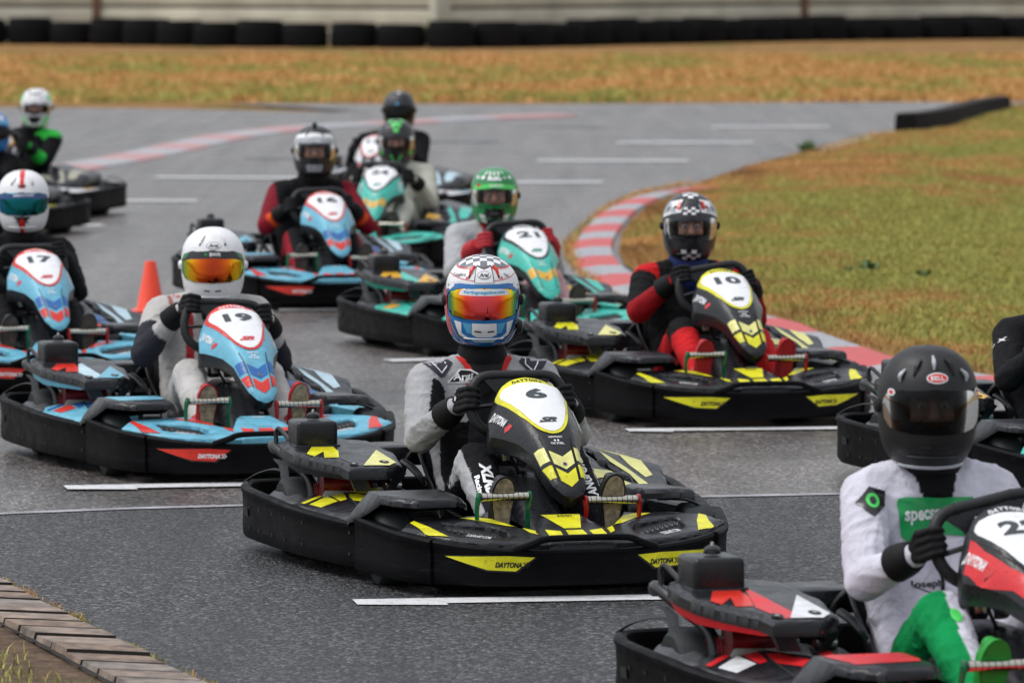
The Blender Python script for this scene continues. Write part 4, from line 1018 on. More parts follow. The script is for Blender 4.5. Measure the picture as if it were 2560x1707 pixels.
def bank_mesh():
    b = MB(); idx = {}; vs = []; fs = []; F = cells(tris(BK), .45)
    for Q in F:
        f = []
        for p in Q:
            k_ = (round(p[0], 4), round(p[1], 4))
            if k_ not in idx: idx[k_] = len(vs); vs.append(k_)
            if not f or f[-1] != idx[k_]: f.append(idx[k_])
        if len(set(f)) >= 3: fs.append(f)
    P = np.array(vs); z = bank_z(P); b.add([(p[0], p[1], zz) for p, zz in zip(P, z)], fs, 'dry grass')
    return struct(b.build('grass_bank', None, 0))
bank_mesh()
def blade_mat():
    m, t, b = nodes('grass blades'); a = N(t, 'ShaderNodeAttribute'); a.attribute_name = 'Col'
    t.links.new(a.outputs['Color'], b.inputs['Base Color']); b.inputs['Roughness'].default_value = .8; b.inputs['Specular IOR Level'].default_value = .15
blade_mat()
def vnoise(x, y, f, seed):
    r = np.random.default_rng(seed); t = r.random((64, 64)); X = x * f; Y = y * f; xi = np.floor(X).astype(int); yi = np.floor(Y).astype(int); fx = X - xi; fy = Y - yi; fx = fx * fx * (3 - 2 * fx); fy = fy * fy * (3 - 2 * fy)
    g = lambda i, j: t[i % 64, j % 64]
    return (g(xi, yi) * (1 - fx) + g(xi + 1, yi) * fx) * (1 - fy) + (g(xi, yi + 1) * (1 - fx) + g(xi + 1, yi + 1) * fx) * fy
def blades(name, P, z, hgt, wid, seed, green_bias=0., label=None, dead=0., gb=None):
    r = np.random.default_rng(seed); n_ = len(P); h = hgt * (.4 + r.random(n_)) * (.6 + .8 * vnoise(P[:, 0], P[:, 1], 1.3, seed)); a = r.random(n_) * 6.283; ln = h * (.25 + .9 * r.random(n_)); w_ = wid * (.6 + .8 * r.random(n_))
    dx, dy = np.cos(a), np.sin(a); b_ = r.random(n_) * 6.283; ex, ey = np.cos(b_) * w_, np.sin(b_) * w_ * .4
    V = np.empty((n_, 5, 3))
    V[:, 0] = np.stack([P[:, 0] - ex, P[:, 1] - ey, z - .01], 1); V[:, 1] = np.stack([P[:, 0] + ex, P[:, 1] + ey, z - .01], 1)
    mx_, my_ = P[:, 0] + dx * ln * .35, P[:, 1] + dy * ln * .35
    V[:, 2] = np.stack([mx_ + ex * .7, my_ + ey * .7, z + h * .6], 1); V[:, 3] = np.stack([mx_ - ex * .7, my_ - ey * .7, z + h * .6], 1)
    V[:, 4] = np.stack([P[:, 0] + dx * ln, P[:, 1] + dy * ln, z + h], 1)
    me = bpy.data.meshes.new(name); nv = n_ * 5
    me.vertices.add(nv); me.vertices.foreach_set('co', V.ravel())
    base = np.arange(n_) * 5; F = np.stack([base, base + 1, base + 2, base + 3, base + 3, base + 2, base + 4], 1).ravel()
    me.loops.add(len(F)); me.loops.foreach_set('vertex_index', F.astype(np.int32)); me.polygons.add(n_ * 2)
    ls = np.stack([np.arange(n_) * 7, np.arange(n_) * 7 + 4], 1).ravel(); me.polygons.foreach_set('loop_start', ls.astype(np.int32))
    g = vnoise(P[:, 0], P[:, 1] * .45, .4, 3) * .36 + vnoise(P[:, 0], P[:, 1] * .4, 1.3, 4) * .34 + vnoise(P[:, 0], P[:, 1] * .4, 4.1, 14) * .30 + green_bias + (0 if gb is None else gb) + r.normal(size=n_) * .09
    f = np.clip((g - .485) / .14, 0, 1)[:, None]; k = r.random((n_, 1)); k2 = r.random((n_, 1))
    dry = np.array([.40, .19, .06]) * (1 - k) + np.array([.95, .57, .23]) * k; grn = np.array([.17, .20, .045]) * (1 - k2) + np.array([.60, .57, .17]) * k2
    if dead: dd = vnoise(P[:, 0], P[:, 1], .9, 9)[:, None]; dry = dry * (1 - dead * dd) + np.array([.24, .13, .06]) * dead * dd
    col = dry * (1 - f) + grn * f
    if gb is not None:
        so = np.clip((vnoise(P[:, 0], P[:, 1] * .5, 2.2, 15) * 1.2 - .25 - np.clip(gb + .12, 0, .2) * 6), 0, .85)[:, None]; col = col * (1 - so) + np.array([.20, .10, .045]) * so
    c4 = np.ones((n_, 5, 4)); c4[:, :, :3] = col[:, None, :]
    ca = me.color_attributes.new('Col', 'FLOAT_COLOR', 'POINT'); ca.data.foreach_set('color', c4.ravel()); me.update(calc_edges=True)
    me.materials.append(MATS['grass blades']); o = bpy.data.objects.new(name, me); C.objects.link(o)
    return tag(o, label, 'grass', kind='stuff')
def scatter(n_, lo, hi, poly, seed, test=None):
    r = np.random.default_rng(seed); P = r.random((n_, 2)) * (np.array(hi) - lo) + lo; P = P[inside(P, poly)]
    return P
def in_view(P, m=1.15): return (np.abs(P[:, 0]) < (P[:, 1] * .09 * m + .35))
NB = 1500000
P = scatter(NB, (.3, 24), (8, 80), BK, 21); P = P[in_view(P, 1.1)]
# thinner cover further off
P = P[rng.random(len(P)) < np.clip((38 / P[:, 1]) ** 1.6, .15, 1)]
d_ = edge_d(P, BK); keep = (d_ > .02) & ((d_ > .5) | (rng.random(len(P)) < .35 + d_)); P = P[keep]
far_ = P[:, 1] / 35
blades('grass', P, bank_z(P), .032, .0042 * 1.0, 5, .03 + 0, 'patchy green and rusty dry grass on the bank inside the bend', dead=.5, gb=np.clip((edge_d(P, BK) - 1.1) * .10, -.12, .09) + np.clip((P[:, 0] - 2.2) * .05, 0, .08))
# far verge
r_ = np.random.default_rng(8); P = np.stack([r_.uniform(-14, 14, 420000), r_.uniform(78, 132, 420000)], 1); tr = at(0, 233)[1]
P = P[in_view(P) & (P[:, 1] > at(0, 231)[1]) & (P[:, 1] < 114.5)]
blades('grass', P, np.zeros(len(P)) - .03, .08, .016, 6, -.02, 'wide strip of rusty brown grass in front of the tyre row')
# tufts along the block kerb and on the corner verge
ts = []
for i in range(5200):
    u = r_.uniform(-2.5, 4.2); q = A_ + dr * u; k_ = math.sin(u * 7.3) + math.sin(u * 17 + 2)
    if r_.random() < .25 + .3 * k_: ts.append((q.x + r_.normal() * .014 + .022, q.y))
blades('grass', np.array(ts), np.zeros(len(ts)) + .006, .020, .0022, 9, .08, 'thin moss and grass along the asphalt side of the block kerb')
P = np.stack([r_.uniform(-3.2, -.9, 30000), r_.uniform(15.5, 20, 30000)], 1)
off = P[:, 0] - (A_.x + (P[:, 1] - A_.y) * dr.x / dr.y) + .30; P = P[(off < -.01) & (rng.random(len(P)) < np.clip((-off - .05) * 3.2, .04, 1))]
blades('grass', P, np.zeros(len(P)) + .01, .028, .0028, 10, .06, 'sparse dry grass tufts on the soil behind the block kerb', dead=.3)
P = np.array([at(x, y) for x, y in [(1310 + 4 * math.sin(i), 0) for i in range(0)]] or [(0, 0)])
def fringe(px_, n_, seed, off, lab, hgt=.05):
    Q = np.array(catmull([at(x, y) for x, y in px_], 10)); r = np.random.default_rng(seed); i = r.integers(0, len(Q) - 1, n_); t = r.random((n_, 1)); p = Q[i] * (1 - t) + Q[i + 1] * t; p[:, 0] += r.normal(size=n_) * .03 + off
    blades('grass', p, np.zeros(n_), hgt, .004, seed, -.05, lab)
fringe([(1590, 424), (1500, 440), (1420, 470), (1365, 510), (1325, 550), (1318, 580), (1340, 615), (1380, 650), (1440, 690)], 2600, 31, -.03, 'straw coloured weeds along the track side of the bend kerb', .03)

# weed clumps
def weed(x, y, sz, col, label):
    p = at(x, y); b = MB(); r = random.Random(int(x)); z = float(bank_z(np.array([p]))[0]) if inside(np.array([p]), BK)[0] else 0
    for i in range(60):
        a = r.uniform(0, 6.28); el = r.uniform(.2, 1.3); l_ = sz * r.uniform(.5, 1); d = Vector((math.cos(a) * math.cos(el), math.sin(a) * math.cos(el), math.sin(el))); s_ = d.cross(Vector((0, 0, 1))).normalized() * l_ * .16
        o_ = Vector((p[0] + r.uniform(-.4, .4) * sz, p[1] + r.uniform(-.6, .6) * sz, z)); m_ = o_ + d * l_ * .55
        b.add([o_, m_ + s_, o_ + d * l_, m_ - s_], [[0, 1, 2, 3]], col)
    tag(b.build('weed_clump', None, 0), label, 'weed', 'weeds growing on the verge')
plain('weed leaf', (.07, .13, .03), .6, noise=.5); plain('weed olive', (.12, .16, .03), .6, noise=.5)
weed(1856, 348, .17, 'weed leaf', 'bright green weed beside the track edge near the low rubber barrier')
weed(1995, 640, .10, 'weed leaf', 'dark green flat weed in the dry grass right of the chequered helmet')
weed(1950, 645, .07, 'weed olive', 'small olive weed in the dry grass next to a darker one')
weed(2120, 655, .08, 'weed leaf', 'small green weed on the bank furthest right of the kart with number 10')
for i, (x, y) in enumerate([(200, 100), (560, 103), (985, 106)]):
    weed(x, y, .5, 'weed olive', ['pale weed against the first dark tyres at the left', 'yellow weeds in front of the tyres above the grey helmet', 'yellowish weed at the foot of the tyre row near the pale post'][i])

# tyre row
tb = [(-160, 100), (40, 100), (250, 102), (500, 106), (800, 108), (1100, 109), (1380, 103), (1600, 98), (1850, 93), (2100, 90), (2450, 87)]
TP = np.array(catmull([at(x, y) for x, y in tb], 10)); d = np.diff(TP, axis=0); TS = np.concatenate([[0], np.cumsum(np.hypot(*d.T))])
plain('old tyre', (.008, .008, .009), .8, bump=.4); MATS['old tyre'].node_tree.nodes['Principled BSDF'].inputs['Specular IOR Level'].default_value = .15; t = MB(); hT, rT = .55, .535
t.lathe([(rT * .55, .03), (rT * .62, .0), (rT * .92, .0), (rT * .985, .05), (rT, .13), (rT * 1.005, .22), (rT, .31), (rT * .985, .39), (rT * .92, hT), (rT * .64, hT + .005), (rT * .56, hT - .03), (rT * .6, hT - .12), (rT * .6, .12)], 'old tyre', 40, close=True)
for i in range(40):
    a = i * math.pi / 20; t.box((rT * 1.0 * math.cos(a), rT * 1.0 * math.sin(a), .22), (.02, .02, .3), 'old tyre', 0, None)
t0 = t.build('barrier_tyre', None, 40); u = .1; i = 0; r = random.Random(5)
while u < TS[-1] - .4:
    p = (np.interp(u, TS, TP[:, 0]), np.interp(u, TS, TP[:, 1]) + .5 + r.uniform(-.05, .05))
    o = t0 if i == 0 else t0.copy()
    if i: C.objects.link(o)
    o.location = (p[0], p[1], -.03); o.rotation_euler = (r.uniform(-.02, .02), r.uniform(-.02, .02), r.uniform(0, 6)); s_ = r.uniform(.95, 1.02); o.scale = (s_, s_, r.uniform(.93, 1.1))
    tag(o, 'large black lorry tyre lying flat in the row before the pale wall', 'tyre', 'tyres laid in a row along the wall'); u += 1.085 + r.uniform(-.02, .05); i += 1
# wall behind the tyres
wall = empty('concrete_wall', (0, 0, 0)); tag(wall, 'pale buff wall of grooved concrete panels behind the tyre row', 'wall')
wy = lambda x: np.interp(x, TP[:, 0], TP[:, 1]) + 2.3
posts = [at(x, 60)[0] for x in (-900, -400, 178, 1003, 1905, 2700, 3300)]; xw = [-19, -15.5, -9.45, -1.62, 6.9, 14.5, 20]
for i, (x0, x1) in enumerate(zip(xw, xw[1:])):
    y0, y1 = wy(x0), wy(x1); ang_ = math.atan2(y1 - y0, x1 - x0); L2 = math.hypot(x1 - x0, y1 - y0); M = Matrix.Translation((x0, y0, 0)) @ Matrix.Rotation(ang_, 4, 'Z')
    b = MB()
    for j in range(5): b.box((L2 / 2, 0, .16 + j * .44), (L2 - .1, .09, .37), 'panel concrete', .02, M)
    b.box((L2 / 2, .03, 1.1), (L2 - .1, .05, 2.2), 'panel groove', 0, M); b.build('panel', wall)
    b = MB(); big = i in (3,); b.box((0, -.04, 1.15), (.46 if big else .16, .22, 2.3), 'post concrete' if big or i % 2 else 'post rust', .015, M); b.build('post', wall)
# low rubber barrier on the grass at the right
q = [at(x, y) for x, y in [(2080, 308), (2120, 302), (2180, 288), (2240, 268), (2300, 255)]]; Q = catmull(q, 4)
b = MB(); n_ = len(Q)
for i in range(n_ - 1):
    a, c = Vector((*Q[i], 0)), Vector((*Q[i + 1], 0)); d2 = (c - a); s_ = Vector((-d2.y, d2.x, 0)).normalized() * .14; h0 = .24 - .05 * i / n_; h1 = .24 - .05 * (i + 1) / n_
    b.add([a - s_, c - s_, c - s_ * .85 + Vector((0, 0, h1)), a - s_ * .85 + Vector((0, 0, h0)), a + s_, c + s_, c + s_ * .85 + Vector((0, 0, h1)), a + s_ * .85 + Vector((0, 0, h0))], [[0, 1, 2, 3], [5, 4, 7, 6], [3, 2, 6, 7], [4, 0, 3, 7], [1, 5, 6, 2]], 'old tyre')
plain('rubber cap', (.03, .02, .02), .7, noise=.4)
ob = b.build('rubber_barrier', None, 30); tag(ob, 'low black rubber barrier curving along the grass edge at far right', 'barrier')
b = MB(); b.tube([(x, y, .235 - .05 * i / n_) for i, (x, y) in enumerate(Q)], .05, 'rubber cap', 8, flat=.4); b.build('top_strip', ob)
b = MB(); b.add([(*at(1880, 352), .02), (*at(1960, 340), .02), (*at(2080, 318), .02), (*at(2075, 303), .02), (*at(1990, 318), .02), (*at(1900, 338), .02)], [[0, 1, 2, 3, 4, 5]], 'kerb faded white'); struct(b.build('concrete_apron', None, 0))
# traffic cone
cx, cy = at(346, 716); cone = empty('traffic_cone', (cx, cy, 0)); tag(cone, 'bright orange plastic cone standing alone on the track', 'traffic cone')
plain('cone orange', (.95, .055, .01), .4, coat=.3, noise=.05)
b = MB(); b.lathe([(.090, .012), (.084, .02), (.033, .300), (.030, .306), (.022, .306), (.02, .30)], 'cone orange', 36); b.build('cone', cone)
b = MB(); b.box((0, 0, .007), (.235, .235, .012), 'cone orange', .004); b.lathe([(.108, .012), (.094, .02), (.085, .024)], 'cone orange', 36); b.build('base', cone)
# ------------------------------------------------------------------ karts and drivers in place
BLK, WHT, GRY, RED = (.0055, .0055, .0065), (.62, .61, .63), (.42, .42, .43), (.55, .012, .015)
def c6(n, s, t, p):
    ax = abs(p[0])
    if n in ('neck', 'head'): return BLK
    if n in ('belly', 'pelvis'): return BLK if p[1] > -.47 and ax < .175 else GRY
    if n == 'uarm': return BLK if ax < .196 + .073 * t and t > .1 else GRY
    if n == 'farm': return BLK if t < .55 and (ax < .262 - .08 * t) and p[2] > .435 + .12 * t else GRY
    return BLK if n in ('thigh', 'shin') and ax < .222 else GRY
def c19(n, s, t, p):
    if n in ('neck', 'head'): return BLK
    if n in ('chest', 'belly') and p[1] > -.42 and .05 < p[0] < .085: return (.4, .03, .03)
    if n == 'uarm' and t > .45 and p[2] < .60: return (.03, .03, .04)
    if n == 'farm' and t < .5 and abs(p[0]) > .22: return (.03, .03, .04)
    if n == 'shoulder' and p[1] > -.40 and .13 < abs(p[0]) < .15: return (.35, .12, .12)
    return (.52, .50, .48)
def cflat(c, neck=BLK): return lambda n, s, t, p: neck if n in ('neck', 'head') else c
def c16(n, s, t, p):
    if n in ('neck', 'head'): return BLK
    if n in ('uarm', 'shoulder') and abs(p[0]) > .215: return (.20, .008, .02)
    if n == 'farm': return (.75, .09, .01) if .34 < t < .52 else ((.26, .008, .02) if t < .9 else BLK)
    if n in ('thigh', 'shin') and abs(p[0]) > .215: return (.26, .008, .02)
    return BLK
def c24(n, s, t, p): return BLK if n in ('neck', 'head') else ((.50, .50, .43) if s != 1 or n not in ('uarm', 'farm') else (.42, .42, .36))
def c21(n, s, t, p):
    if n in ('neck', 'head'): return BLK
    if n in ('chest', 'shoulder', 'belly'):
        if .075 < abs(p[0]) + .25 * (.75 - p[2]) < .115 and p[1] > -.46 and p[2] > .55: return RED
        if abs(p[0]) < .075: return BLK
    if n in ('thigh', 'shin') and s == -1: return (.58, .34, .35)
    if n == 'farm' and t > .6: return (.45, .02, .03)
    return (.46, .47, .485)
def c10(n, s, t, p):
    if n in ('neck',): return (.008, .02, .10)
    if n == 'shoulder' and abs(p[0]) > .15 and p[2] > .60: return RED
    if n == 'farm': return (.30, .006, .012)
    if n == 'thigh': return RED if (abs(p[0]) > .205 and t > .35) or t < .35 else BLK
    if n == 'shin': return BLK if t < .16 else RED
    return BLK
def c22(n, s, t, p):
    ax = abs(p[0])
    if n in ('neck',): return BLK if p[2] < .74 else (.7, .12, .01)
    if n == 'head': return BLK
    if n in ('chest', 'belly', 'shoulder') and ax < .005 and p[1] > -.42: return BLK
    if n == 'thigh' and (ax > .172 and t > .3 or p[2] < .20 and t < .6): return (.0, .27, .07)
    if n == 'shin' and ax > .168 + .022 * t: return (.0, .27, .07)
    return (.68, .665, .75)
def cgre(n, s, t, p):
    if n == 'shoulder' and s == -1 and abs(p[0]) > .15 and p[2] > .58: return (.05, .65, .08)
    if n == 'farm' and s == -1 and t > .25: return (.03, .55, .07)
    if n in ('thigh', 'shin') and s == -1 and .15 < abs(p[0]) < .19: return (.03, .50, .06)
    return BLK
def clb(n, s, t, p): return BLK if abs(p[0]) > .06 else (.05, .06, .2)
def cteal(n, s, t, p): return (.009, .009, .011)
paint('black paint', (.012, .012, .014), .3); paint('matt black paint', (.006, .006, .0065), .5); MATS['matt black paint'].node_tree.nodes['Principled BSDF'].inputs['Coat Weight'].default_value = .05
paint('blue paint', (.015, .17, .48), .15); paint('dark blue paint', (.01, .06, .22), .2); paint('helmet red', (.72, .025, .015), .15); paint('gold paint', (.65, .32, .02), .3); paint('checker grey', (.17, .18, .20), .25)
paint('sky paint', (.10, .42, .70), .25); paint('green paint', (.008, .24, .06), .2); paint('lime paint', (.08, .70, .12), .3); paint('deep green paint', (.005, .11, .035), .2); paint('silver paint', (.42, .44, .47), .25); paint('charcoal paint', (.016, .017, .02), .3)
paint('badge green', (.0, .33, .08), .6); plain('glove red', (.45, .015, .025), .7); plain('boot black', (.015, .015, .016), .5); plain('boot red', (.42, .01, .015), .6, bump=.3); plain('boot green', (.01, .30, .03), .6, bump=.3); plain('sole dark', (.08, .065, .05), .8, noise=.5, scale=60)
plain('suit black', (.010, .010, .012), .85); plain('suit red', (.6, .015, .012), .7); plain('suit navy', (.025, .025, .04), .75); plain('collar blue', (.01, .025, .13), .8); plain('orange cloth', (.75, .10, .01), .8)
def sm(P): return [P, mir(P)]
def strip(pts, wd):
    out = []
    for (x0, y0), (x1, y1) in zip(pts, pts[1:]):
        d = math.hypot(x1 - x0, y1 - y0); nx, ny = -(y1 - y0) / d * wd / 2, (x1 - x0) / d * wd / 2; out.append([(x0 - nx, y0 - ny), (x1 - nx, y1 - ny), (x1 + nx, y1 + ny), (x0 + nx, y0 + ny)])
    return out
def logo_oval(cx, cy, rx, ry, txt, sub=None, bg='white paint', fg='black paint', h=.0016, tw=1.35):
    ring = [('black paint', [ell(cx, cy, rx, ry, 28)], 's', h), (bg, [ell(cx, cy, rx - .0016, ry - .0016, 28)], 's', h + .0006), (fg, xf(text2d(txt, rx * tw, ry * 1.05, .03, .2), cx, cy, 0, -1, 1), 's', h + .0012)]
    if sub: ring.append((fg, xf(text2d(sub, rx * .7, .0035, .02), cx, cy - ry - .0035, 0, -1, 1), 's', h + .0012))
    return ring
D = {}
checks = lambda nx, cell, x0, y0, ny: [rect(x0 + i * cell, y0 + j * cell, x0 + (i + 1) * cell, y0 + (j + 1) * cell) for i in range(nx) for j in range(ny) if (i + j) % 2]
D['6'] = [('blue paint', [[(-.20, -.125), (-.20, .055), (-.10, .073), (.10, .073), (.20, .055), (.20, -.125), (.1, -.149), (-.1, -.149)]], 's', .0006),
    ('helmet red', [[(.198, -.13), (.23, .06), (.27, .05), (.30, -.13)], mir([(.198, -.13), (.23, .06), (.27, .05), (.30, -.13)])], 's', .001),
    ('helmet red', [[(.150, -.115), (.168, -.03), (.176, .04), (.26, .05), (.26, -.13)]], 's', .0018),
    ('white paint', [[(.09, .050), (.095, .034), (-.095, .034), (-.09, .050), (-.06, .056), (.06, .056)]], 's', .0050),
    ('white paint', sm([(.125, .062), (.15, .045), (.17, .05), (.14, .075)]) + sm([(.165, .052), (.18, .04), (.19, .05), (.18, .062)]), 's', .0014),
    ('sky paint', xf(text2d('Kartingmagazine.com', .150, .0150, .035), 0, .0445, 0, -1, 1), 's', .0058),
    ('white paint', [[(.046, -.062), (.05, -.102), (.03, -.112), (-.03, -.112), (-.05, -.102), (-.046, -.062)]], 's', .0012),
    ('sky paint', [[(.085, -.062), (.048, -.064), (.052, -.100), (.07, -.098)], mir([(.085, -.062), (.048, -.064), (.052, -.100), (.07, -.098)])], 's', .0012),
    ('white paint', sm([(.125, -.058), (.09, -.062), (.095, -.10), (.06, -.122), (.11, -.11)]), 's', .001),
    ('ice film', [[(.07, -.112), (.03, -.120), (-.03, -.120), (-.07, -.112), (-.04, -.130), (.04, -.130)]], 's', .0028),
    ('gold paint', strip([(.16, -.05), (.12, -.115), (.065, -.143)], .004) + strip([(-.16, -.05), (-.12, -.115), (-.065, -.143)], .004), 's', .0022),
    ('black paint', strip([(.15, -.06), (.11, -.118), (.06, -.146)], .003) + strip([(-.15, -.06), (-.11, -.118), (-.06, -.146)], .003), 's', .0024),
    ('helmet red', strip([(.042, .084), (.10, .088), (.16, .096), (.21, .098)], .0022) + strip([(-.042, .084), (-.10, .088), (-.16, .096), (-.21, .098)], .0022), 's', .0012),
    ('white paint', [[(.04, .078), (.10, .082), (.15, .090), (.21, .092), (.20, .06), (.15, .07), (.10, .078)]] + [mir([(.04, .086), (.10, .090), (.15, .098), (.21, .100), (.20, .06), (.15, .075), (.10, .084)])][:0], 's', .0008),
    ('checker grey', [ell(0, .015, .088, .075, 40)], 't', .0012), ('white paint', [rect(-.084 + i * .024 + (j % 2) * .012 * 0, -.05 + j * .022, -.084 + (i + 1) * .024, -.05 + (j + 1) * .022) for i in range(7) for j in range(6) if (i + j) % 2 and ((-.072 + i * .024) / .088) ** 2 + ((-.054 + j * .022) / .075) ** 2 < .72], 't', .0022),
    ('helmet red', [P for a, b_ in [((math.cos(i / 30 * 6.283) * .091, .015 + math.sin(i / 30 * 6.283) * .078), (math.cos((i + 1) / 30 * 6.283) * .091, .015 + math.sin((i + 1) / 30 * 6.283) * .078)) for i in range(30)] for P in strip([a, b_], .003)], 't', .0024),
    ('white paint', [[(.036, .078), (.036, .128), (0, .120), (-.036, .128), (-.036, .078)]], 's', .003), ('black paint', strip([(.037, .078), (.039, .132)], .003) + strip([(-.037, .078), (-.039, .132)], .003) + strip([(.037, .131), (0, .121), (-.037, .131)], .003), 's', .0036),
    *logo_oval(0, .102, .029, .0125, 'Arai', None, h=.0042),
    ('black paint', xf(text2d('T. Langford', .075, .014, .01, .1), .120, .098, -.10, -1, 1), 's', .002), ('black paint', xf(text2d('Tho', .025, .012, .01, .1), -.105, .098, .06, -1, 1), 's', .002),
    ('helmet red', [rect(.066, .091, .078, .0935), rect(.0705, .0875, .0735, .097), rect(-.082, .091, -.07, .0935), rect(-.0775, .0875, -.0745, .097)], 's', .0024),
    ('dark blue paint', xf(text2d('WITT', .06, .014, .04), 0, -.03, 0, -1, -1), 't', .003)]
D['19'] = [*logo_oval(-.006, .093, .036, .014, 'Arai')] + [('black paint', [[(.15, .050), (.10, .066), (0, .073), (-.10, .066), (-.15, .050), (-.147, .024), (-.10, .036), (0, .044), (.10, .036), (.147, .024)]], 's', .0052),
    ('white paint', xf(text2d('BWR', .048, .014, .03), -.012, .058, 0, -1, 1), 's', .006), ('green paint', [ell(.028, .058, .006, .006, 12), *sm([(.150, .048), (.105, .060), (.14, .030)])], 's', .006)]
D['17'] = [('helmet red', [rect(-.014, .08, .014, .145), rect(-.013, -.15, .013, -.075)], 's', .001), ('helmet red', [rect(-.013, -.10, .013, .085)], 't', .001), ('black paint', sm([(.075, .10), (.055, .103), (.066, .130)]), 's', .0015),
    ('black paint', xf(text2d('OMP', .048, .016, .05, 0, 1.1), 0, .090, 0, -1, 1), 's', .002), ('dark blue paint', [[(.163, .022), (.150, .040), (0, .059), (-.150, .040), (-.163, .022), (-.14, .020), (0, .033), (.14, .020)]], 's', .0052),
    ('white paint', xf(text2d('###FUTURE', .11, .0125, .03, .2), -.01, .045, 0, -1, 1), 's', .006), ('black paint', [[(.05, -.062), (.02, -.09), (.018, -.12), (-.018, -.12), (-.02, -.09), (-.05, -.062)]], 's', .0006)]
D['16'] = [('silver paint', [[(.19, .035), (.17, .10), (0, .118), (-.17, .10), (-.19, .035), (-.10, .055), (.10, .055)]], 's', .001), ('white paint', [[(.16, .078), (0, .092), (-.16, .078), (-.15, .105), (0, .116), (.15, .105)]], 's', .0016),
    ('white paint', xf(text2d('uvex', .04, .012, .03, .2), -.02, .070, 0, -1, 1), 's', .002), ('silver paint', [[(.055, -.075), (.05, -.115), (-.05, -.115), (-.055, -.075)]], 's', .001)]
D['24'] = [('lime paint', sm([(.015, .03), (.05, .05), (.06, .0), (.02, -.02)]) + [ell(0, .075, .02, .018, 16)], 't', .0015), ('lime paint', sm([(.012, .112), (.06, .118), (.075, .135), (.02, .140)]) + [[(.022, .088), (0, .075), (-.022, .088), (-.02, .108), (.02, .108)]] + sm([(.05, -.075), (.02, -.13), (.008, -.13), (.03, -.078)]) + sm([(.14, -.05), (.10, -.06), (.13, -.09)]), 's', .0015)]
D['21'] = [('white paint', [rect(-.13 + i * .05, .098, -.105 + i * .05, .112) for i in range(6)], 's', .0012), ('white paint', [rect(-.075 + i * .035, .118, -.06 + i * .035, .138) for i in range(5)], 's', .0012),
    ('lime paint', [[(.14, .036), (0, .052), (-.14, .036), (-.13, .062), (0, .076), (.13, .062)]], 's', .0052), ('white paint', xf(text2d('D.HOWE', .075, .015, .03), -.01, .063, 0, -1, 1), 's', .006), ('red paint', [rect(.085, .054, .11, .070)], 's', .006),
    ('black paint', [[(.06, -.062), (.05, -.145), (-.05, -.145), (-.06, -.062)]], 's', .0012), ('white paint', sm([(.10, -.09), (.06, -.10), (.055, -.146), (.09, -.14)]), 's', .0014), ('white paint', xf(text2d('ARAI', .09, .018, .05), 0, .099, 0, -1, 1), 's', .002)]
D['10'] = [('white paint', sm([(.19, .04), (.17, .12), (.075, .135), (.05, .12), (.055, .08), (.11, .07)]), 's', .0008), ('helmet red', sm([(.075, .128), (.055, .10), (.075, .088), (.09, .10), (.095, .125)]), 's', .0014),
    ('silver paint', sm([(.17, .06), (.12, .08), (.10, .095), (.13, .10), (.15, .12), (.18, .09)]) + sm([(.12, .075), (.09, .078), (.085, .086), (.11, .09)]), 's', .0016), ('black paint', sm([(.16, .075), (.14, .082), (.135, .095), (.15, .10)]) + sm([(.10, .088), (.085, .10), (.10, .11), (.11, .10)]), 's', .002),
    ('black paint', [[(.048, .066), (.052, .145), (-.052, .145), (-.048, .066)]], 's', .0012), ('white paint', [rect(-.044 + i * .022, .070 + j * .011, -.022 + i * .022, .081 + j * .011) for i in range(4) for j in range(3) if (i + j) % 2], 's', .0022),
    ('black paint', [ell(0, .01, .045, .06, 24)], 't', .0016), ('white paint', [rect(-.036 + i * .024, -.04 + j * .022, -.012 + i * .024, -.018 + j * .022) for i in range(3) for j in range(5) if (i + j) % 2], 't', .0026),
    ('white paint', [rect(-.056 + i * .028, -.150 + j * .018, -.028 + i * .028, -.132 + j * .018) for i in range(4) for j in range(3) if (i + j) % 2], 's', .0014)]
D['22'] = [('white paint', [ell(-.008, .088, .033, .0135, 28)], 's', .0014), ('helmet red', [ell(-.008, .088, .029, .0105, 28)], 's', .002), ('white paint', xf(text2d('BELL', .040, .011, .03, 0, 1.1), -.008, .088, 0, -1, 1), 's', .0026),
    ('white paint', [ell(.128, .046, .014, .009, 20), ell(-.145, .045, .014, .009, 20)], 's', .0052), ('helmet red', [ell(.128, .046, .008, .005, 16), ell(-.145, .045, .008, .005, 16)], 's', .006)]
D['gre'] = [('black paint', [[(.07, -.058), (.03, -.12), (-.03, -.12), (-.07, -.058)]], 's', .0008), ('white paint', [ell(0, .0, .10, .10, 30)], 't', .0008), ('black paint', strip([(.05, .05), (.035, .085), (0, .10), (-.035, .085), (-.05, .05)], .014) + [ell(0, .04, .012, .012, 12)], 't', .002), ('lime paint', sm([(.17, .05), (.13, .08), (.15, .12), (.2, .1)]) + sm([(.16, -.05), (.10, -.06), (.05, -.14), (.08, -.14)]), 's', .0012)]
D['lb'] = [('sky paint', [[(.2, .05), (.1, .07), (-.1, .07), (-.2, .05), (-.18, .09), (0, .12), (.18, .09)]], 's', .0012), ('white paint', sm([(.11, .09), (.06, .10), (.08, .13), (.12, .12)]), 's', .002)]
D['12'] = [('charcoal paint', [ell(0, 0, .09, .08, 24)], 't', .001), ('white paint', [ell(0, .06, .012, .012, 12)], 't', .002), ('sky paint', [rect(.0, .06, .03, .075)], 's', .002)]
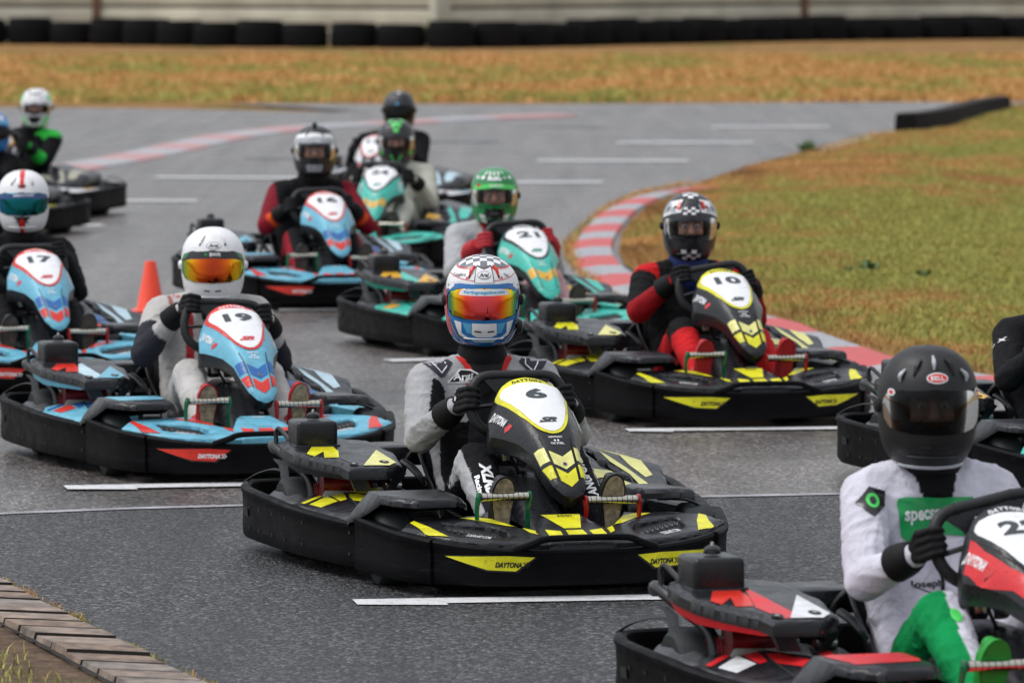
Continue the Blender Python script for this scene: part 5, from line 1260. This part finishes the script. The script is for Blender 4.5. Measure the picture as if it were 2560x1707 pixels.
SPEC = [  # key, number, scheme, x, y, heading, steer, head offset, helmet look, options
    ('6', '6', 'yellow', .002, 20.08, 14.8, 0, (0, .002, 0), 3, 6, 'white paint', 'red mirror visor', c6),
    ('19', '19', 'blue', -1.24, 24.18, 15.6, -3, (-.055, -.100, .03), 2, 5, 'white paint', 'gold mirror visor', c19),
    ('17', '17', 'blue', -2.44, 28.64, 14.6, 0, (-.05, -.025, 0), 2, 6, 'white paint', 'blue mirror visor', cflat((.008, .008, .009))),
    ('16', '16', 'blue', -1.205, 35.3, 11.2, 2, (-.05, -.01, 0), 1, 3, 'charcoal paint', 'clear visor', c16),
    ('24', '24', 'teal', -.89, 39.6, -11, 0, (.005, -.10, 0), 0, 5, 'charcoal paint', 'clear visor', c24),
    ('12', '12', 'ice', -1.07, 45.9, -14, 0, (-.05, -.06, 0), 0, 5, 'charcoal paint', 'smoke visor', cflat(BLK)),
    ('21', '21', 'teal', .01, 31.1, 14.6, 3, (0, -.105, 0), 0, 3, 'green paint', 'clear visor', c21),
    ('10', '10', 'yellow', .935, 26.85, 13.9, 9, (-.02, -.064, 0), 2, 6, 'charcoal paint', 'clear visor', c10),
    ('22', '22', 'red', 1.292, 15.5, 15.6, 12, (.012, -.008, 0), 4, 5, 'matt black paint', 'tinted visor', c22),
    ('tl', '23', 'teal', 2.36, 23.07, 16, 0, (-.02, -.05, 0), 0, 0, 'white paint', 'smoke visor', cteal),
    ('gre', '8', 'amber', -4.14, 46.3, -12, 0, (-.155, -.05, 0), -3, 5, 'white paint', 'clear visor', cgre),
    ('lb', '4', 'yellow', -4.22, 43.3, -12, 0, (-.15, -.15, 0), 3, 3, 'blue paint', 'smoke visor', clb)]
KL = {'6': 'yellow and black racing kart carrying number 6 at the centre of the pack', '19': 'light blue and red racing kart with number 19 beside the orange cone', '17': 'light blue racing kart with number 17 partly cut off at the left edge',
    '16': 'blue racing kart with number 16 behind the white helmeted driver', '24': 'turquoise racing kart numbered 24 just behind and beside the blue number 16', '12': 'distant white racing kart mostly hidden behind the turquoise kart numbered 24',
    '21': 'turquoise racing kart with number 21 directly behind the yellow number 6', '10': 'yellow and black racing kart with number 10 next to the red and white kerb', '22': 'red and black racing kart cut off at the lower right corner',
    'tl': 'turquoise racing kart at the right edge behind the matt black helmet', 'gre': 'farthest kart at the left with a white nose edged in amber', 'lb': 'kart with a pale yellow side pod at the left edge, before the amber edged one'}
PL = {'6': 'driver in grey and black overalls with a blue, white and red helmet', '19': 'driver in off-white overalls with a plain white helmet and gold mirrored visor', '17': 'driver in black with a white helmet with red centre stripe',
    '16': 'driver in black and dark red overalls with orange cuffs and silver helmet', '24': 'driver in cream overalls with a black helmet marked bright green', '12': 'driver in black with a grey helmet, half hidden behind the green marked helmet',
    '21': 'driver in pale grey overalls with red collar, red gloves and green helmet', '10': 'driver in black and red overalls with a black and white chequered helmet', '22': 'driver in white and green overalls wearing a matt black helmet',
    'tl': 'driver in plain black overalls cut off by the right edge', 'gre': 'driver in black with green gloves and a white and green helmet', 'lb': 'driver with a light blue helmet cut off by the left edge'}
protos = {}
for key, num, scheme, X, Y, th, steer, hd, look, pit, shell, vis, colf in SPEC:
    M = Matrix.Translation((X, Y, 0)) @ Matrix.Rotation(math.pi + R(th), 4, 'Z'); st = -R(steer)
    if scheme not in protos: protos[scheme] = k = make_kart(LIV[scheme])
    else: k = copy_tree(protos[scheme])
    for ch in list(k.children):
        if ch.name.split('.')[0] == 'number': bpy.data.objects.remove(ch)
    if steer:
        for ch in k.children:
            if ch.name.split('.')[0] == 'steering_wheel':
                pass
    k.location = (X, Y, 0); k.rotation_euler = (0, 0, math.pi + R(th)); tag(k, KL[key], 'racing kart', 'racing karts on the track')
    sw = [c for c in k.children if c.name.split('.')[0] == 'steering_wheel'][0]
    Q = Matrix.Rotation(st, 4, SC_N); sw.matrix_local = Matrix.Translation(SC_C) @ Matrix.Rotation(st if True else 0, 4, SC_N) @ Matrix.Translation(-SC_C)
    number(num, k)
    # driver: steering rotation about SC_N carries rim points too
    # rim_pt rotates the opposite way round, so hands use the same sign convention as measured here
    a_test = (sw.matrix_local @ rim_pt(.17, 0)) ; st_h = st if (rim_pt(.17, 0, st) - a_test).length < .01 else -st
    pose = dict(head=(hd[0], hd[2], hd[1]), steer=st_h); pose['head'] = (hd[0], hd[1], hd[2]); pose['lift'] = {'19': .045, '22': .045, '16': .03, '24': .03, '21': .03, '17': .02, '10': .014, '12': .03, 'gre': .02}.get(key, 0)
    hu = ((.176, .005), (.176, .005))
    if key == '19': hu = ((.140, .078), (.172, .045))
    if key == '10': hu = ((.135, .080), (.178, .0))
    if key == '17': hu = ((.176, .0), (.150, .072))
    if key == '22': hu = ((.178, .015), (.176, .0))
    pose['hands'] = hu
    if key == '19': pose['elbow'] = {1: (.30, -.17, .50), -1: (-.30, -.2, .46)}
    if key == '10': pose['elbow'] = {1: (.30, -.17, .50), -1: (-.28, -.2, .45)}
    if key == '16': pose['elbow'] = {1: (.31, -.10, .47), -1: (-.33, -.12, .46)}
    if key == '22': pose['wide'] = .9
    near = key in ('6', '22', '19', '10')
    o, W, up = driver_body('person', pose, colf, hash(key) % 97 if False else sum(map(ord, key)), .0075 if key in ('6', '22') else .0095 if near else .012)
    o.matrix_world = M; tag(o, PL[key], 'person', 'kart drivers')
    gm = {'21': 'glove red', 'gre': 'glove black'}.get(key, 'glove black')
    for s_ in (1, -1):
        g_, q = make_glove(o, s_, W[s_], gm, gm)
        el = Vector(pose.get('elbow', {}).get(s_, (s_ * .285, -.21, .455))); cuff(o, W[s_], el, gm)
        if key in ('6', '19', '22'):
            # small white mark on the back of the hand
            P_, T_2, O_, wr_ = W[s_]; c0 = q(.034, .035, .006) 
            bs = body_S(g_, c0 + O_ * .0, T_2, -SC_N, -(O_ * .8 + Vector((0, .5, .2))).normalized())
            star = [(0, .016), (.004, .004), (.013, .005), (.005, -.002), (.018, -.014), (.0, -.006), (-.009, -.012), (-.005, -.001), (-.012, .006), (-.003, .005)]
            if key == '6': patch(g_, 'mark', bs, [('white paint', tris([(a * .9, b_ * .9) for a, b_ in star]), .002)], .006)
    bt = {'6': ('rubber sole', 'boot black', 'boot black'), '19': ('rubber sole', 'boot red', 'boot red'), '10': ('boot red', 'boot red', 'boot red'), '22': ('boot green', 'boot green', 'boot green')}.get(key, ('sole dark', 'boot black', 'boot black'))
    for s_ in (1, -1): make_boot(o, s_, *bt)
    opened = vis in ('clear visor', 'tinted visor')
    ex = []
    if key == '16': ex.append(lambda mt: (mt.box(top_S(0, .03, .012), (.03, .045, .022), 'black paint', .006), mt.lathe([(0, .012), (.008, .011), (.009, 0)], 'recess black', 12, Matrix.Translation(top_S(0, .055, .014)) @ Matrix.Rotation(-math.pi / 2, 4, 'X'))))
    if key == '6':
        def comm(mt): mt.box(hel_S(-.165, -.085, .012), (.022, .04, .05), 'black paint', .009); mt.tube([hel_S(-.15, -.06, .01), hel_S(-.12, -.07, .012)], .004, 'black paint', 6)
        ex.append(comm)
    if key == '22':
        def fins(mt):
            for a, z in ((0, .118), (.105, .085), (-.105, .085)): mt.tube([hel_S(a, z - .010, .001), hel_S(a, z + .003, .008), hel_S(a * .93, z + .020, .003)], [.003, .0065, .003], 'silver paint', 8, 4, flat=.7)
            mt.tube([hel_S(s2 / 100, -.146, .004) for s2 in range(-14, 15)], .005, 'silver paint', 6)
        ex.append(fins)
    if key == '21':
        ex.append(lambda mt: mt.box(hel_S(0, -.095, .010), (.05, .03, .035), 'black paint', .006))
    ho, vo = make_helmet(o, (hd[0], -.425 + hd[2], .927 + hd[1]), R(look - th), R(pit), shell, vis, D.get(key, ()), opened, {'6': 'helmet red', '19': 'white'}.get(key, 'shell'), ex, 0, 1.0 if key == '6' else 1.18, {'22': 1.06, '16': 1.03, '6': 1.02, '19': 1.04}.get(key, 1.0), 1.25 if key == '19' else 1.0)
    if opened: make_face(o, ho, mask={'16': -.035, '10': -.03, '22': -.03, '21': -.04, '24': -.02, 'gre': -.02}.get(key, -.035))
    # collar
    c = MB(); cc_ = up((0, -.432, .735)); cm = {'10': 'collar blue', '22': 'glove black'}.get(key, 'glove black')
    c.lathe([(.090, -.045), (.100, -.02), (.094, .01), (.088, .035), (.078, .036), (.08, 0)] if key in ('10', '19', '22', '16') else [(.088, -.035), (.092, -.012), (.086, .012), (.081, .030), (.074, .030)], cm, 26, Matrix.Translation(cc_)); c.build('collar', o)
    if key in ('6', '22', '19', '21', 'tl'):
        S = body_S(o, (0, -.2, .55), (-1, 0, 0), (0, -.25, 1), (0, -1, 0)); fl = lambda T: xf(T, 0, 0, 0, 1, 1)
        it = []
        if key == '6':
            F1 = [(.098, .195), (.072, .165), (.058, .14), (.085, -.12), (.10, -.2), (-.10, -.2), (-.085, -.12), (-.058, .14), (-.072, .165), (-.098, .195), (-.05, .21), (.05, .21)]
            F2 = [(.100, .212), (.116, .192), (.090, .158), (.074, .13), (.088, .02), (.076, .02), (.054, .135), (.070, .168), (.088, .195)]
            E1 = [(-.232, .160), (-.205, .180), (-.150, .182), (-.122, .160), (-.160, .112), (-.176, .108)]
            it = [('suit black', tris(F1), .0005), ('suit red', tris(F2), .0014), ('suit red', tris(mir(F2)), .0014), ('suit navy', tris(E1), .001), ('suit navy', tris(mir(E1)), .001),
                  ('white paint', sum([tris(P) for P in strip([(-.200, .165), (-.170, .125), (-.146, .150), (-.152, .170)], .004) + strip([(.200, .165), (.170, .125), (.146, .150), (.152, .170)], .004)], []), .002),
                  ('white paint', tris([(-.155, .088), (-.10, .138), (-.06, .135), (-.03, .118), (-.035, .095), (-.06, .086)]), .002), ('suit black', tris([(-.146, .091), (-.098, .133), (-.062, .130), (-.036, .115), (-.040, .097), (-.062, .090)]), .0028),
                  ('white paint', xf(text2d('Arai', .078, .026, .03, .15), -.092, .110), .0036), ('white paint', xf(text2d('HELMET', .045, .007, .02), -.085, .0945), .0036)]
        if key == '22':
            it = [('badge green', tris([(-.135, .105), (-.13, .118), (-.11, .122), (.0, .115), (.09, .118), (.10, .10), (.10, .02), (.09, .005), (-.02, .01), (-.11, -.005), (-.125, .01)]), .001), ('white paint', xf(text2d('specsavers', .20, .042, .03), -.015, .062), .002),
                  ('black paint', tris([(-.26, .11), (-.215, .155), (-.165, .14), (-.175, .10), (-.22, .075)]), .001), ('lime paint', tris(ell(-.212, .118, .020, .020, 14)), .002), ('black paint', tris(ell(-.212, .118, .010, .011, 12)), .003),
                  ('black paint', xf(text2d('D.Joseph', .14, .026, .03), -.07, -.13), .001), ('lime paint', tris(ell(-.165, -.15, .016, .016, 12)), .001)]
        if key == '19': it = [('red paint', xf(text2d('FIA', .03, .02, .02), -.11, .15), .001)]
        if key == '21': it = []
        if it: patch(o, 'badge', S, it, .010)
    if key == '6':
        for s_, tx in ((1, None), (-1, None)):  # words down the right shin, up the left one
            kn = Vector((s_ * .165, .12, .385)); an = Vector((s_ * .192, .49, .195)); ax_ = (an - kn).normalized()
            org = (kn + an) / 2; S = body_S(o, org, ax_, ax_.cross(Vector((0, 1, .9)).normalized()), -Vector((0, .75, .66)))
            S2 = S
            V = ax_.cross(Vector((0, 1, .9)).normalized()); f = -1 if V.x > 0 else 1   # f*V points to the driver's left
            if s_ == 1: T = [('white paint', xa(text2d('XLR8', .19, .044, .05, .1), -.035, -.004 * 0 + f * .004, (1, 0), (0, f)), .002), ('white paint', xa(text2d('Racing', .12, .022, .045), .0, -f * .036, (1, 0), (0, f)), .002)]
            else: T = [('white paint', xa(text2d('LANGFORD', .26, .036, .04), -.03, -f * .0, (-1, 0), (0, -f)), .002)]
            patch(o, 'lettering', S, T, .01)
    if key == 'tl':
        S = body_S(o, (.28, -.33, .58), (0, 1, 0), (0, 0, 1), (-1, 0, 0)); patch(o, 'lettering', S, [('white paint', xf(text2d('R o', .06, .016, .02, 0, 1.3), -.03, -.035, 1.0), .002), ('white paint', xf(text2d('XX', .045, .018, .02, 0, 1.3), .02, .015, .7), .002)], .01)
